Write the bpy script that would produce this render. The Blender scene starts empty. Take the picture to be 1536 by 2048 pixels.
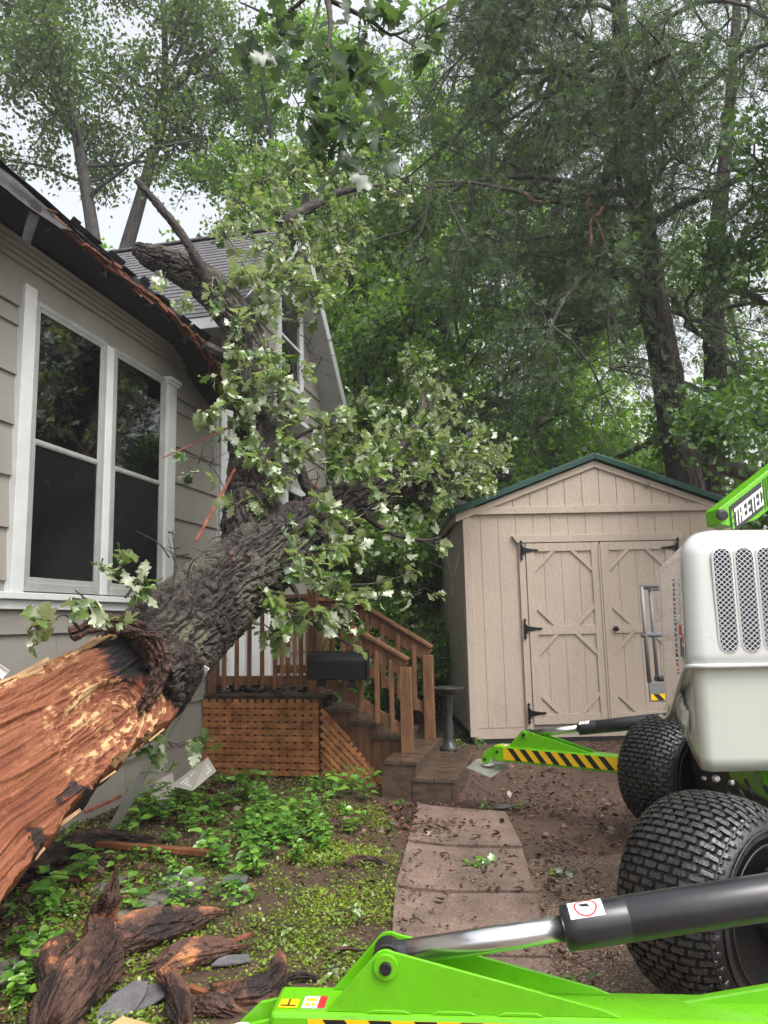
import bpy, math, random
import numpy as np
from mathutils import Vector
random.seed(7); RNG = np.random.default_rng(11)
scene = bpy.context.scene
COL = scene.collection
rad = math.radians

# ------------------------------------------------------------------ camera
PITCH, ROLL = rad(8.3), rad(1.27)
CAM = np.array([0, 0, 1.45])
FW = np.array([0, math.cos(PITCH), math.sin(PITCH)])
_u = np.array([0, -math.sin(PITCH), math.cos(PITCH)]); _r = np.array([1., 0, 0])
RT = _r * math.cos(ROLL) - _u * math.sin(ROLL)
UP = _u * math.cos(ROLL) + _r * math.sin(ROLL)
cd = bpy.data.cameras.new('camera'); cam = bpy.data.objects.new('camera', cd); COL.objects.link(cam)
from mathutils import Matrix
m = Matrix(((RT[0], UP[0], -FW[0], CAM[0]), (RT[1], UP[1], -FW[1], CAM[1]), (RT[2], UP[2], -FW[2], CAM[2]), (0, 0, 0, 1)))
cam.matrix_world = m
cd.sensor_fit = 'HORIZONTAL'; cd.sensor_width = 36; cd.lens = 1500 / 1536 * 36
cd.clip_start = 0.05; cd.clip_end = 500
scene.camera = cam
scene.render.resolution_x = 768; scene.render.resolution_y = 1024

# ------------------------------------------------------------------ world, sun, exposure
SUN_EL, SUN_AZ = rad(58), rad(138)
w = bpy.data.worlds.new('World'); scene.world = w; w.use_nodes = True
nt = w.node_tree; bg = nt.nodes['Background']
sky = nt.nodes.new('ShaderNodeTexSky'); sky.sky_type = 'NISHITA'; sky.sun_disc = False
sky.sun_elevation = SUN_EL; sky.sun_rotation = SUN_AZ
sky.air_density = 2.0; sky.dust_density = 6.0; sky.ozone_density = 1.0
hs = nt.nodes.new('ShaderNodeHueSaturation'); hs.inputs['Saturation'].default_value = 0.22
nt.links.new(sky.outputs[0], hs.inputs['Color']); nt.links.new(hs.outputs[0], bg.inputs['Color'])
bg.inputs['Strength'].default_value = 0.15
sl = bpy.data.lights.new('sun', 'SUN'); sl.energy = 0.6; sl.angle = rad(30); sl.color = (1, 0.97, 0.93)
so = bpy.data.objects.new('sun', sl); COL.objects.link(so)
sd = Vector((math.sin(SUN_AZ) * math.cos(SUN_EL), math.cos(SUN_AZ) * math.cos(SUN_EL), math.sin(SUN_EL)))
so.rotation_euler = sd.to_track_quat('Z', 'Y').to_euler(); so.location = (0, -3, 20)
scene.view_settings.view_transform = 'Standard'; scene.view_settings.look = 'None'
scene.view_settings.exposure = 1.05; scene.view_settings.gamma = 1

# ------------------------------------------------------------------ geometry helpers (photo pixel + a depth or surface -> real point)
def ray(x, y): return FW + RT * (x - 768) / 1500 - UP * (y - 1024) / 1500
def at(x, y, Y):
    d = ray(x, y); return CAM + d * Y / d[1]
def sm(a, b, x):
    t = np.clip((np.asarray(x, float) - a) / (b - a), 0, 1); return t * t * (3 - 2 * t)
def gh(x, y):
    return -0.07 * sm(-0.5, 0.4, x) * (1 - sm(7, 8.2, y)) + 0.07 * sm(7.2, 8.3, y) + 0.05 * (1 - sm(-2.2, -1.0, x))
def gp(x, y, dz=0.0):
    d = ray(x, y); z = 0.0
    for _ in range(8):
        p = CAM + d * (z - CAM[2]) / d[2]; z = float(gh(p[0], p[1])) + dz
    return CAM + d * (z - CAM[2]) / d[2]
HA = rad(12.8)
HU = np.array([math.sin(HA), math.cos(HA), 0]); HN = np.array([math.cos(HA), -math.sin(HA), 0]); HO = np.array([-3.55, 0, 0]); HZ = np.array([0, 0, 1.])
def H(u, n, z): return HO + HU * u + HN * n + HZ * z          # house frame: along the wall, out of the wall, up
def wallp(x, y, off=0.0):
    d = ray(x, y); return CAM + d * ((HN @ (HO - CAM) + off) / (HN @ d))
def upl(x, y, u):
    d = ray(x, y); t = (u - (CAM - HO) @ HU) / (HU @ d); return CAM + d * t
def unit(v): v = np.asarray(v, float); return v / (np.linalg.norm(v) + 1e-12)

# ------------------------------------------------------------------ numpy value noise
_T = RNG.random((64, 64, 64))
def vnoise(p):
    p = np.asarray(p, float); i = np.floor(p).astype(int); f = p - i; f = f * f * (3 - 2 * f)
    i &= 63; j = (i + 1) & 63
    x0, y0, z0 = i[..., 0], i[..., 1], i[..., 2]; x1, y1, z1 = j[..., 0], j[..., 1], j[..., 2]
    fx, fy, fz = f[..., 0], f[..., 1], f[..., 2]
    a = _T[x0, y0, z0] * (1 - fx) + _T[x1, y0, z0] * fx; b = _T[x0, y1, z0] * (1 - fx) + _T[x1, y1, z0] * fx
    c = _T[x0, y0, z1] * (1 - fx) + _T[x1, y0, z1] * fx; d = _T[x0, y1, z1] * (1 - fx) + _T[x1, y1, z1] * fx
    return (a * (1 - fy) + b * fy) * (1 - fz) + (c * (1 - fy) + d * fy) * fz
def fbm(p, o=4):
    p = np.asarray(p, float); s = 0; a = 1; t = 0
    for k in range(o): s = s + a * vnoise(p * (2 ** k) + 17.3 * k); t += a; a *= 0.5
    return s / t

# ------------------------------------------------------------------ materials
MATS = {}
def nodes_of(name):
    mt = bpy.data.materials.new(name); mt.use_nodes = True; n = mt.node_tree; p = n.nodes['Principled BSDF']; MATS[name] = mt
    return mt, n, p
def M(name, col, rough=0.6, metal=0.0, var=0.15, scale=3.0, stretch=(1, 1, 1), bump=0.0, bscale=40, col2=None, dirt=0.0, dirtcol=(0.05, 0.045, 0.035), dscale=2.0, coat=0.0, spec=0.5, rvar=0.0):
    mt, n, p = nodes_of(name); L = n.links
    tc = n.nodes.new('ShaderNodeTexCoord'); mp = n.nodes.new('ShaderNodeMapping'); mp.inputs['Scale'].default_value = stretch
    L.new(tc.outputs['Object'], mp.inputs[0])
    nz = n.nodes.new('ShaderNodeTexNoise'); nz.inputs['Scale'].default_value = scale; nz.inputs['Detail'].default_value = 8; nz.inputs['Roughness'].default_value = 0.65
    L.new(mp.outputs[0], nz.inputs['Vector'])
    cr = n.nodes.new('ShaderNodeValToRGB'); L.new(nz.outputs['Fac'], cr.inputs[0])
    a = tuple(max(0, c * (1 - var)) for c in col); b = tuple(min(1, c * (1 + var)) for c in (col2 or col))
    cr.color_ramp.elements[0].position = 0.33; cr.color_ramp.elements[1].position = 0.67
    cr.color_ramp.elements[0].color = (*a, 1); cr.color_ramp.elements[1].color = (*b, 1)
    out = cr.outputs[0]
    if dirt > 0:
        dz = n.nodes.new('ShaderNodeTexNoise'); dz.inputs['Scale'].default_value = dscale; dz.inputs['Detail'].default_value = 10; dz.inputs['Roughness'].default_value = 0.7
        L.new(tc.outputs['Object'], dz.inputs['Vector'])
        r2 = n.nodes.new('ShaderNodeValToRGB'); L.new(dz.outputs['Fac'], r2.inputs[0])
        r2.color_ramp.elements[0].position = 0.52; r2.color_ramp.elements[1].position = 0.75
        r2.color_ramp.elements[0].color = (0, 0, 0, 1); r2.color_ramp.elements[1].color = (dirt, dirt, dirt, 1)
        mx = n.nodes.new('ShaderNodeMix'); mx.data_type = 'RGBA'; L.new(r2.outputs[0], mx.inputs[0]); L.new(out, mx.inputs[6]); mx.inputs[7].default_value = (*dirtcol, 1); out = mx.outputs[2]
    L.new(out, p.inputs['Base Color']); p.inputs['Roughness'].default_value = rough; p.inputs['Metallic'].default_value = metal
    p.inputs['Coat Weight'].default_value = coat; p.inputs['Specular IOR Level'].default_value = spec
    if rvar > 0:
        mr = n.nodes.new('ShaderNodeMapRange'); L.new(nz.outputs['Fac'], mr.inputs[0]); mr.inputs[1].default_value = 0.3; mr.inputs[2].default_value = 0.7
        mr.inputs[3].default_value = max(0.02, rough - rvar); mr.inputs[4].default_value = rough + rvar; L.new(mr.outputs[0], p.inputs['Roughness'])
    if bump > 0:
        bz = n.nodes.new('ShaderNodeTexNoise'); bz.inputs['Scale'].default_value = bscale; bz.inputs['Detail'].default_value = 6; L.new(mp.outputs[0], bz.inputs['Vector'])
        bp = n.nodes.new('ShaderNodeBump'); bp.inputs['Strength'].default_value = bump; bp.inputs['Distance'].default_value = 0.02
        L.new(bz.outputs['Fac'], bp.inputs['Height']); L.new(bp.outputs[0], p.inputs['Normal'])
    return mt
def leafmat(name, c1, c2, back=None, trans=0.35, gloss=0.06, rough=0.35):
    mt = bpy.data.materials.new(name); mt.use_nodes = True; n = mt.node_tree; L = n.links
    for x in list(n.nodes): n.nodes.remove(x)
    o = n.nodes.new('ShaderNodeOutputMaterial'); at_ = n.nodes.new('ShaderNodeAttribute'); at_.attribute_name = 'rnd'
    cr = n.nodes.new('ShaderNodeValToRGB'); L.new(at_.outputs['Fac'], cr.inputs[0])
    cr.color_ramp.elements[0].color = (*c1, 1); cr.color_ramp.elements[1].color = (*c2, 1)
    col = cr.outputs[0]
    if back:
        g = n.nodes.new('ShaderNodeNewGeometry'); mx = n.nodes.new('ShaderNodeMix'); mx.data_type = 'RGBA'
        L.new(g.outputs['Backfacing'], mx.inputs[0]); L.new(col, mx.inputs[6]); mx.inputs[7].default_value = (*back, 1); col = mx.outputs[2]
    d = n.nodes.new('ShaderNodeBsdfDiffuse'); t = n.nodes.new('ShaderNodeBsdfTranslucent'); gl = n.nodes.new('ShaderNodeBsdfGlossy'); gl.inputs['Roughness'].default_value = rough
    tg = n.nodes.new('ShaderNodeMix'); tg.data_type = 'RGBA'; tg.blend_type = 'MULTIPLY'; tg.inputs[0].default_value = 1; L.new(col, tg.inputs[6]); tg.inputs[7].default_value = (1.5, 1.7, 0.6, 1)
    L.new(col, d.inputs[0]); L.new(tg.outputs[2], t.inputs[0])
    m1 = n.nodes.new('ShaderNodeMixShader'); m1.inputs[0].default_value = trans; L.new(d.outputs[0], m1.inputs[1]); L.new(t.outputs[0], m1.inputs[2])
    m2 = n.nodes.new('ShaderNodeMixShader'); m2.inputs[0].default_value = gloss; L.new(m1.outputs[0], m2.inputs[1]); L.new(gl.outputs[0], m2.inputs[2])
    L.new(m2.outputs[0], o.inputs[0]); MATS[name] = mt; return mt
def attrmat(name, stops, rough=0.8, bump=0.5, bscale=60, stretch=(1, 1, 1), var=0.25, attr='h', spec=0.4, nscale=9):
    """colour follows a per-vertex value made with the shape, broken up by noise"""
    mt, n, p = nodes_of(name); L = n.links
    a = n.nodes.new('ShaderNodeAttribute'); a.attribute_name = attr
    tc = n.nodes.new('ShaderNodeTexCoord'); mp = n.nodes.new('ShaderNodeMapping'); mp.inputs['Scale'].default_value = stretch; L.new(tc.outputs['Object'], mp.inputs[0])
    nz = n.nodes.new('ShaderNodeTexNoise'); nz.inputs['Scale'].default_value = nscale; nz.inputs['Detail'].default_value = 9; nz.inputs['Roughness'].default_value = 0.7; L.new(mp.outputs[0], nz.inputs['Vector'])
    ma = n.nodes.new('ShaderNodeMath'); ma.operation = 'MULTIPLY_ADD'; L.new(nz.outputs['Fac'], ma.inputs[0]); ma.inputs[1].default_value = var * 2; ma.inputs[2].default_value = -var
    ad = n.nodes.new('ShaderNodeMath'); ad.operation = 'ADD'; L.new(ma.outputs[0], ad.inputs[0]); L.new(a.outputs['Fac'], ad.inputs[1])
    cr = n.nodes.new('ShaderNodeValToRGB'); L.new(ad.outputs[0], cr.inputs[0]); e = cr.color_ramp.elements
    while len(e) < len(stops): e.new(0.5)
    for k, (pos, c) in enumerate(stops): e[k].position = pos; e[k].color = (*c, 1)
    L.new(cr.outputs[0], p.inputs['Base Color']); p.inputs['Roughness'].default_value = rough; p.inputs['Specular IOR Level'].default_value = spec
    bz = n.nodes.new('ShaderNodeTexNoise'); bz.inputs['Scale'].default_value = bscale; bz.inputs['Detail'].default_value = 8; L.new(mp.outputs[0], bz.inputs['Vector'])
    bp = n.nodes.new('ShaderNodeBump'); bp.inputs['Strength'].default_value = bump; bp.inputs['Distance'].default_value = 0.02; L.new(bz.outputs['Fac'], bp.inputs['Height']); L.new(bp.outputs[0], p.inputs['Normal'])
    return mt

M('siding', (0.27, 0.255, 0.228), 0.55, var=0.06, scale=1.5, bump=0.06, bscale=30, dirt=0.35, dirtcol=(0.13, 0.115, 0.09), dscale=1.3, spec=0.35)
M('trim_white', (0.60, 0.62, 0.62), 0.45, var=0.06, scale=4, bump=0.05, bscale=60, dirt=0.35, dirtcol=(0.34, 0.33, 0.30), dscale=3)
M('alu_frame', (0.42, 0.43, 0.42), 0.4, metal=0.3, var=0.1, scale=8, dirt=0.4, dirtcol=(0.2, 0.2, 0.18), dscale=6)
M('pane', (0.004, 0.004, 0.005), 0.02, var=0.1, spec=0.9, coat=0.6)  # near-black base puts the unlit interior's darkness into the opaque pane
M('screen', (0.008, 0.008, 0.010), 0.22, var=0.3, scale=6, spec=0.35, rvar=0.08)
M('tarpaper', (0.022, 0.022, 0.028), 0.55, var=0.3, scale=5, bump=0.3, bscale=12)
M('felt', (0.055, 0.052, 0.06), 0.6, var=0.35, scale=9, bump=0.35, bscale=25)
M('broken_wood', (0.08, 0.025, 0.016), 0.75, var=0.5, scale=9, stretch=(1, 3, 3), bump=0.5, bscale=40, col2=(0.20, 0.075, 0.045))
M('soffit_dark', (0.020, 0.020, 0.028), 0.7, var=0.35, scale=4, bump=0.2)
M('gutter_bit', (0.07, 0.07, 0.08), 0.5, metal=0.2, var=0.3, scale=10)
M('shingle', (0.125, 0.12, 0.13), 0.9, var=0.28, scale=14, bump=0.5, bscale=120, dirt=0.3, dirtcol=(0.06, 0.06, 0.06), dscale=1.5)
M('deckwood', (0.15, 0.065, 0.032), 0.5, var=0.4, scale=3, stretch=(6, 6, 1), bump=0.3, bscale=20, col2=(0.19, 0.09, 0.045), dirt=0.5, dirtcol=(0.05, 0.035, 0.022), dscale=2.5)
M('treadwood', (0.085, 0.056, 0.040), 0.28, var=0.4, scale=4, stretch=(1, 4, 4), bump=0.25, bscale=25, dirt=0.5, dirtcol=(0.03, 0.035, 0.02), dscale=3, rvar=0.12)
M('lattice', (0.27, 0.105, 0.035), 0.5, var=0.4, scale=9, bump=0.25, bscale=40, col2=(0.38, 0.165, 0.065), dirt=0.8, dirtcol=(0.10, 0.04, 0.018), dscale=4)
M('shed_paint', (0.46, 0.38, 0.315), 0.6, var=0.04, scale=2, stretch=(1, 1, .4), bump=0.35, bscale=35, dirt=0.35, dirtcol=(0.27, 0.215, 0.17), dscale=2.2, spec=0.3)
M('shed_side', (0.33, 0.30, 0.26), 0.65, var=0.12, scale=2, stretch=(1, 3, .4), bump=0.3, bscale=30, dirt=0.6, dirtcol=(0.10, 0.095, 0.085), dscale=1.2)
M('shed_roof', (0.012, 0.055, 0.042), 0.3, metal=0.2, var=0.2, scale=3)
M('iron', (0.010, 0.010, 0.011), 0.4, metal=0.4, var=0.2)
M('lime', (0.13, 0.46, 0.006), 0.28, var=0.05, scale=3, coat=0.25, bump=0.03, bscale=60, dirt=0.35, dirtcol=(0.07, 0.19, 0.015), dscale=22, rvar=0.1)
M('hood_white', (0.60, 0.61, 0.60), 0.18, var=0.02, scale=2, coat=0.6, dirt=0.12, dirtcol=(0.45, 0.46, 0.42), dscale=3)
M('hood_lower', (0.50, 0.52, 0.47), 0.25, var=0.03, scale=2, coat=0.4, dirt=0.15, dirtcol=(0.36, 0.37, 0.32), dscale=3)
M('groove_grey', (0.2, 0.2, 0.18), 0.5)
M('vent_dark', (0.012, 0.012, 0.014), 0.8)
M('mesh_wire', (0.60, 0.60, 0.66), 0.35, var=0.05)
M('hyd_black', (0.020, 0.020, 0.024), 0.33, var=0.2, scale=20, coat=0.15, rvar=0.06)
M('chrome', (0.78, 0.78, 0.80), 0.27, metal=1.0, var=0.05, scale=20)
M('tread_rubber', (0.024, 0.025, 0.027), 0.28, var=0.5, scale=18, bump=0.35, bscale=70, dirt=0.3, dirtcol=(0.05, 0.04, 0.03), dscale=9, spec=0.8, rvar=0.12)  # tread blocks lightened to put a wet sheen into their colour
M('rubber', (0.009, 0.009, 0.010), 0.45, var=0.5, scale=18, bump=0.25, bscale=70, dirt=0.35, dirtcol=(0.05, 0.04, 0.03), dscale=9, spec=0.6, rvar=0.12)  # tyre body darkened: groove shade put into its colour
M('chassis', (0.012, 0.013, 0.013), 0.5, var=0.4, scale=8, bump=0.2)
M('steel', (0.35, 0.34, 0.32), 0.35, metal=0.9, var=0.3, scale=9, dirt=0.4, dirtcol=(0.15, 0.12, 0.08), dscale=7)
M('zinc', (0.42, 0.42, 0.38), 0.42, metal=0.7, var=0.25, scale=12, bump=0.1, bscale=12)
M('basket_grey', (0.17, 0.175, 0.18), 0.4, var=0.08, scale=5, coat=0.1)
M('yellow', (0.80, 0.50, 0.01), 0.35, var=0.05); M('black', (0.012, 0.012, 0.012), 0.4, var=0.1)
M('white_plain', (0.78, 0.78, 0.78), 0.4, var=0.05, dirt=0.2, dirtcol=(0.4, 0.38, 0.33)); M('red', (0.55, 0.03, 0.03), 0.4, var=0.05)
M('blue_ink', (0.16, 0.19, 0.36), 0.5, var=0.05); M('orange', (0.6, 0.18, 0.03), 0.4, var=0.05); M('decal_grey', (0.035, 0.037, 0.037), 0.4, var=0.05)
M('concrete', (0.15, 0.135, 0.115), 0.85, var=0.3, scale=20, bump=0.5, bscale=90, dirt=0.7, dirtcol=(0.05, 0.05, 0.03), dscale=5)
M('plastic_beige', (0.46, 0.43, 0.37), 0.5, var=0.08, dirt=0.4, dirtcol=(0.25, 0.21, 0.16), dscale=8)
M('red_board', (0.17, 0.035, 0.022), 0.6, var=0.5, scale=12, bump=0.4, bscale=50, col2=(0.30, 0.10, 0.065))
M('knot', (0.09, 0.045, 0.03), 0.6, var=0.5, scale=20, bump=0.5)
M('plank', (0.22, 0.075, 0.035), 0.55, var=0.45, scale=6, bump=0.4, bscale=50, dirt=0.5, dirtcol=(0.06, 0.03, 0.02), dscale=6)
M('pale_wood', (0.55, 0.34, 0.17), 0.6, var=0.25, scale=8, bump=0.3, bscale=50)
M('mailbox_black', (0.005, 0.005, 0.007), 0.4, var=0.2, spec=0.3)
M('birdbath', (0.035, 0.038, 0.036), 0.35, var=0.3, scale=10, bump=0.3, bscale=40)
M('bark_far', (0.045, 0.040, 0.036), 0.9, var=0.4, scale=5, stretch=(3, 3, .5), bump=0.5, bscale=20, col2=(0.085, 0.075, 0.065))
M('bark_grey', (0.045, 0.042, 0.040), 0.9, var=0.35, scale=6, stretch=(3, 3, .6), bump=0.5, bscale=20, col2=(0.075, 0.07, 0.065))
M('bark_twig', (0.05, 0.042, 0.035), 0.85, var=0.4, scale=10, bump=0.3)
attrmat('bark_cedar', [(0.2, (0.020, 0.015, 0.013)), (0.55, (0.048, 0.035, 0.030)), (0.85, (0.10, 0.08, 0.07))], 0.85, 0.6, 30, (3, 3, .4))
attrmat('bark_oak', [(0.10, (0.010, 0.007, 0.007)), (0.40, (0.032, 0.023, 0.021)), (0.66, (0.060, 0.048, 0.041)), (0.95, (0.115, 0.12, 0.08))], 0.6, 0.9, 70, (1, 1, 1), 0.22)
attrmat('torn_wood', [(0.05, (0.012, 0.011, 0.012)), (0.20, (0.035, 0.022, 0.020)), (0.34, (0.14, 0.040, 0.020)), (0.52, (0.215, 0.070, 0.032)), (0.74, (0.30, 0.115, 0.056)), (0.96, (0.60, 0.40, 0.19))], 0.68, 0.5, 90, (1, 1, 1), 0.11, nscale=22)
attrmat('rotten_wood', [(0.1, (0.018, 0.011, 0.010)), (0.4, (0.075, 0.038, 0.028)), (0.65, (0.14, 0.065, 0.042)), (0.92, (0.46, 0.19, 0.08))], 0.6, 0.8, 60, (1, 1, 1), 0.22, nscale=14)
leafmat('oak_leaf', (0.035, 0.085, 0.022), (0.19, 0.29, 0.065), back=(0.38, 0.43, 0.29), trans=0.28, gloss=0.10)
leafmat('oak_leaf_near', (0.045, 0.085, 0.050), (0.10, 0.16, 0.075), back=(0.08, 0.125, 0.075), trans=0.4, gloss=0.08)  # leaf colours greyed: haze over the bough put into them
leafmat('leaf_mid', (0.085, 0.155, 0.052), (0.25, 0.39, 0.105), trans=0.6)
leafmat('leaf_bright', (0.12, 0.22, 0.03), (0.30, 0.46, 0.06), trans=0.6)
leafmat('leaf_sparse', (0.06, 0.10, 0.040), (0.15, 0.23, 0.07), trans=0.4)
leafmat('leaf_maple', (0.045, 0.10, 0.035), (0.13, 0.24, 0.055), trans=0.42, gloss=0.06)
leafmat('leaf_cedar', (0.05, 0.09, 0.05), (0.14, 0.20, 0.10), trans=0.35, gloss=0.04)
leafmat('leaf_weed', (0.055, 0.16, 0.03), (0.24, 0.46, 0.06), back=(0.15, 0.28, 0.07), trans=0.3, gloss=0.12, rough=0.25)
leafmat('leaf_cover', (0.06, 0.12, 0.015), (0.26, 0.36, 0.035), trans=0.25, gloss=0.06)
leafmat('litter', (0.028, 0.014, 0.010), (0.26, 0.13, 0.08), trans=0.05, gloss=0.08)
def ground_mat():
    mt, n, p = nodes_of('soil'); L = n.links
    tc = n.nodes.new('ShaderNodeTexCoord')
    def nz(s, d=8, r=0.65):
        x = n.nodes.new('ShaderNodeTexNoise'); x.inputs['Scale'].default_value = s; x.inputs['Detail'].default_value = d; x.inputs['Roughness'].default_value = r; L.new(tc.outputs['Object'], x.inputs['Vector']); return x
    a = nz(2.2); b = nz(55, 4, 0.8); c = nz(14)
    r1 = n.nodes.new('ShaderNodeValToRGB'); L.new(b.outputs['Fac'], r1.inputs[0]); e = r1.color_ramp.elements; e[0].position = .32; e[1].position = .72; e[0].color = (.018, .010, .008, 1); e[1].color = (.20, .11, .075, 1)
    r2 = n.nodes.new('ShaderNodeValToRGB'); L.new(c.outputs['Fac'], r2.inputs[0]); e = r2.color_ramp.elements; e[0].position = .35; e[1].position = .7; e[0].color = (.035, .022, .016, 1); e[1].color = (.11, .07, .045, 1)
    mx = n.nodes.new('ShaderNodeMix'); mx.data_type = 'RGBA'; L.new(a.outputs['Fac'], mx.inputs[0]); L.new(r1.outputs[0], mx.inputs[6]); L.new(r2.outputs[0], mx.inputs[7])
    L.new(mx.outputs[2], p.inputs['Base Color']); p.inputs['Roughness'].default_value = 0.65
    bp = n.nodes.new('ShaderNodeBump'); bp.inputs['Strength'].default_value = 0.9; bp.inputs['Distance'].default_value = 0.015; L.new(b.outputs['Fac'], bp.inputs['Height']); L.new(bp.outputs[0], p.inputs['Normal'])
def agg_mat(name, c1, c2, c3, sc, bumpd=0.004, moss=0.0):
    mt, n, p = nodes_of(name); L = n.links
    tc = n.nodes.new('ShaderNodeTexCoord')
    v = n.nodes.new('ShaderNodeTexVoronoi'); v.inputs['Scale'].default_value = sc; L.new(tc.outputs['Object'], v.inputs['Vector'])
    x = n.nodes.new('ShaderNodeTexNoise'); x.inputs['Scale'].default_value = 3.0; x.inputs['Detail'].default_value = 10; x.inputs['Roughness'].default_value = .7; L.new(tc.outputs['Object'], x.inputs['Vector'])
    s = n.nodes.new('ShaderNodeSeparateColor'); L.new(v.outputs['Color'], s.inputs[0])
    cr = n.nodes.new('ShaderNodeValToRGB'); L.new(s.outputs[0], cr.inputs[0]); e = cr.color_ramp.elements; e[0].color = (*c1, 1); e[1].color = (*c3, 1); e[1].position = 0.97
    e2 = e.new(0.75); e2.color = (*c2, 1)
    r2 = n.nodes.new('ShaderNodeValToRGB'); L.new(x.outputs['Fac'], r2.inputs[0]); e = r2.color_ramp.elements; e[0].position = .38; e[1].position = .62; e[0].color = (.62, .60, .58, 1); e[1].color = (1.12, 1.08, 1.05, 1)
    mx = n.nodes.new('ShaderNodeMix'); mx.data_type = 'RGBA'; mx.blend_type = 'MULTIPLY'; mx.inputs[0].default_value = 1; L.new(cr.outputs[0], mx.inputs[6]); L.new(r2.outputs[0], mx.inputs[7])
    L.new(mx.outputs[2], p.inputs['Base Color']); p.inputs['Roughness'].default_value = .6
    bp = n.nodes.new('ShaderNodeBump'); bp.inputs['Strength'].default_value = .6; bp.inputs['Distance'].default_value = bumpd; L.new(v.outputs['Distance'], bp.inputs['Height']); L.new(bp.outputs[0], p.inputs['Normal'])
ground_mat()
agg_mat('path_conc', (.150, .106, .086), (.228, .165, .136), (.33, .25, .215), 160, .003)
agg_mat('aggregate', (.075, .048, .034), (.14, .095, .068), (.42, .33, .25), 130, .005)

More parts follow.
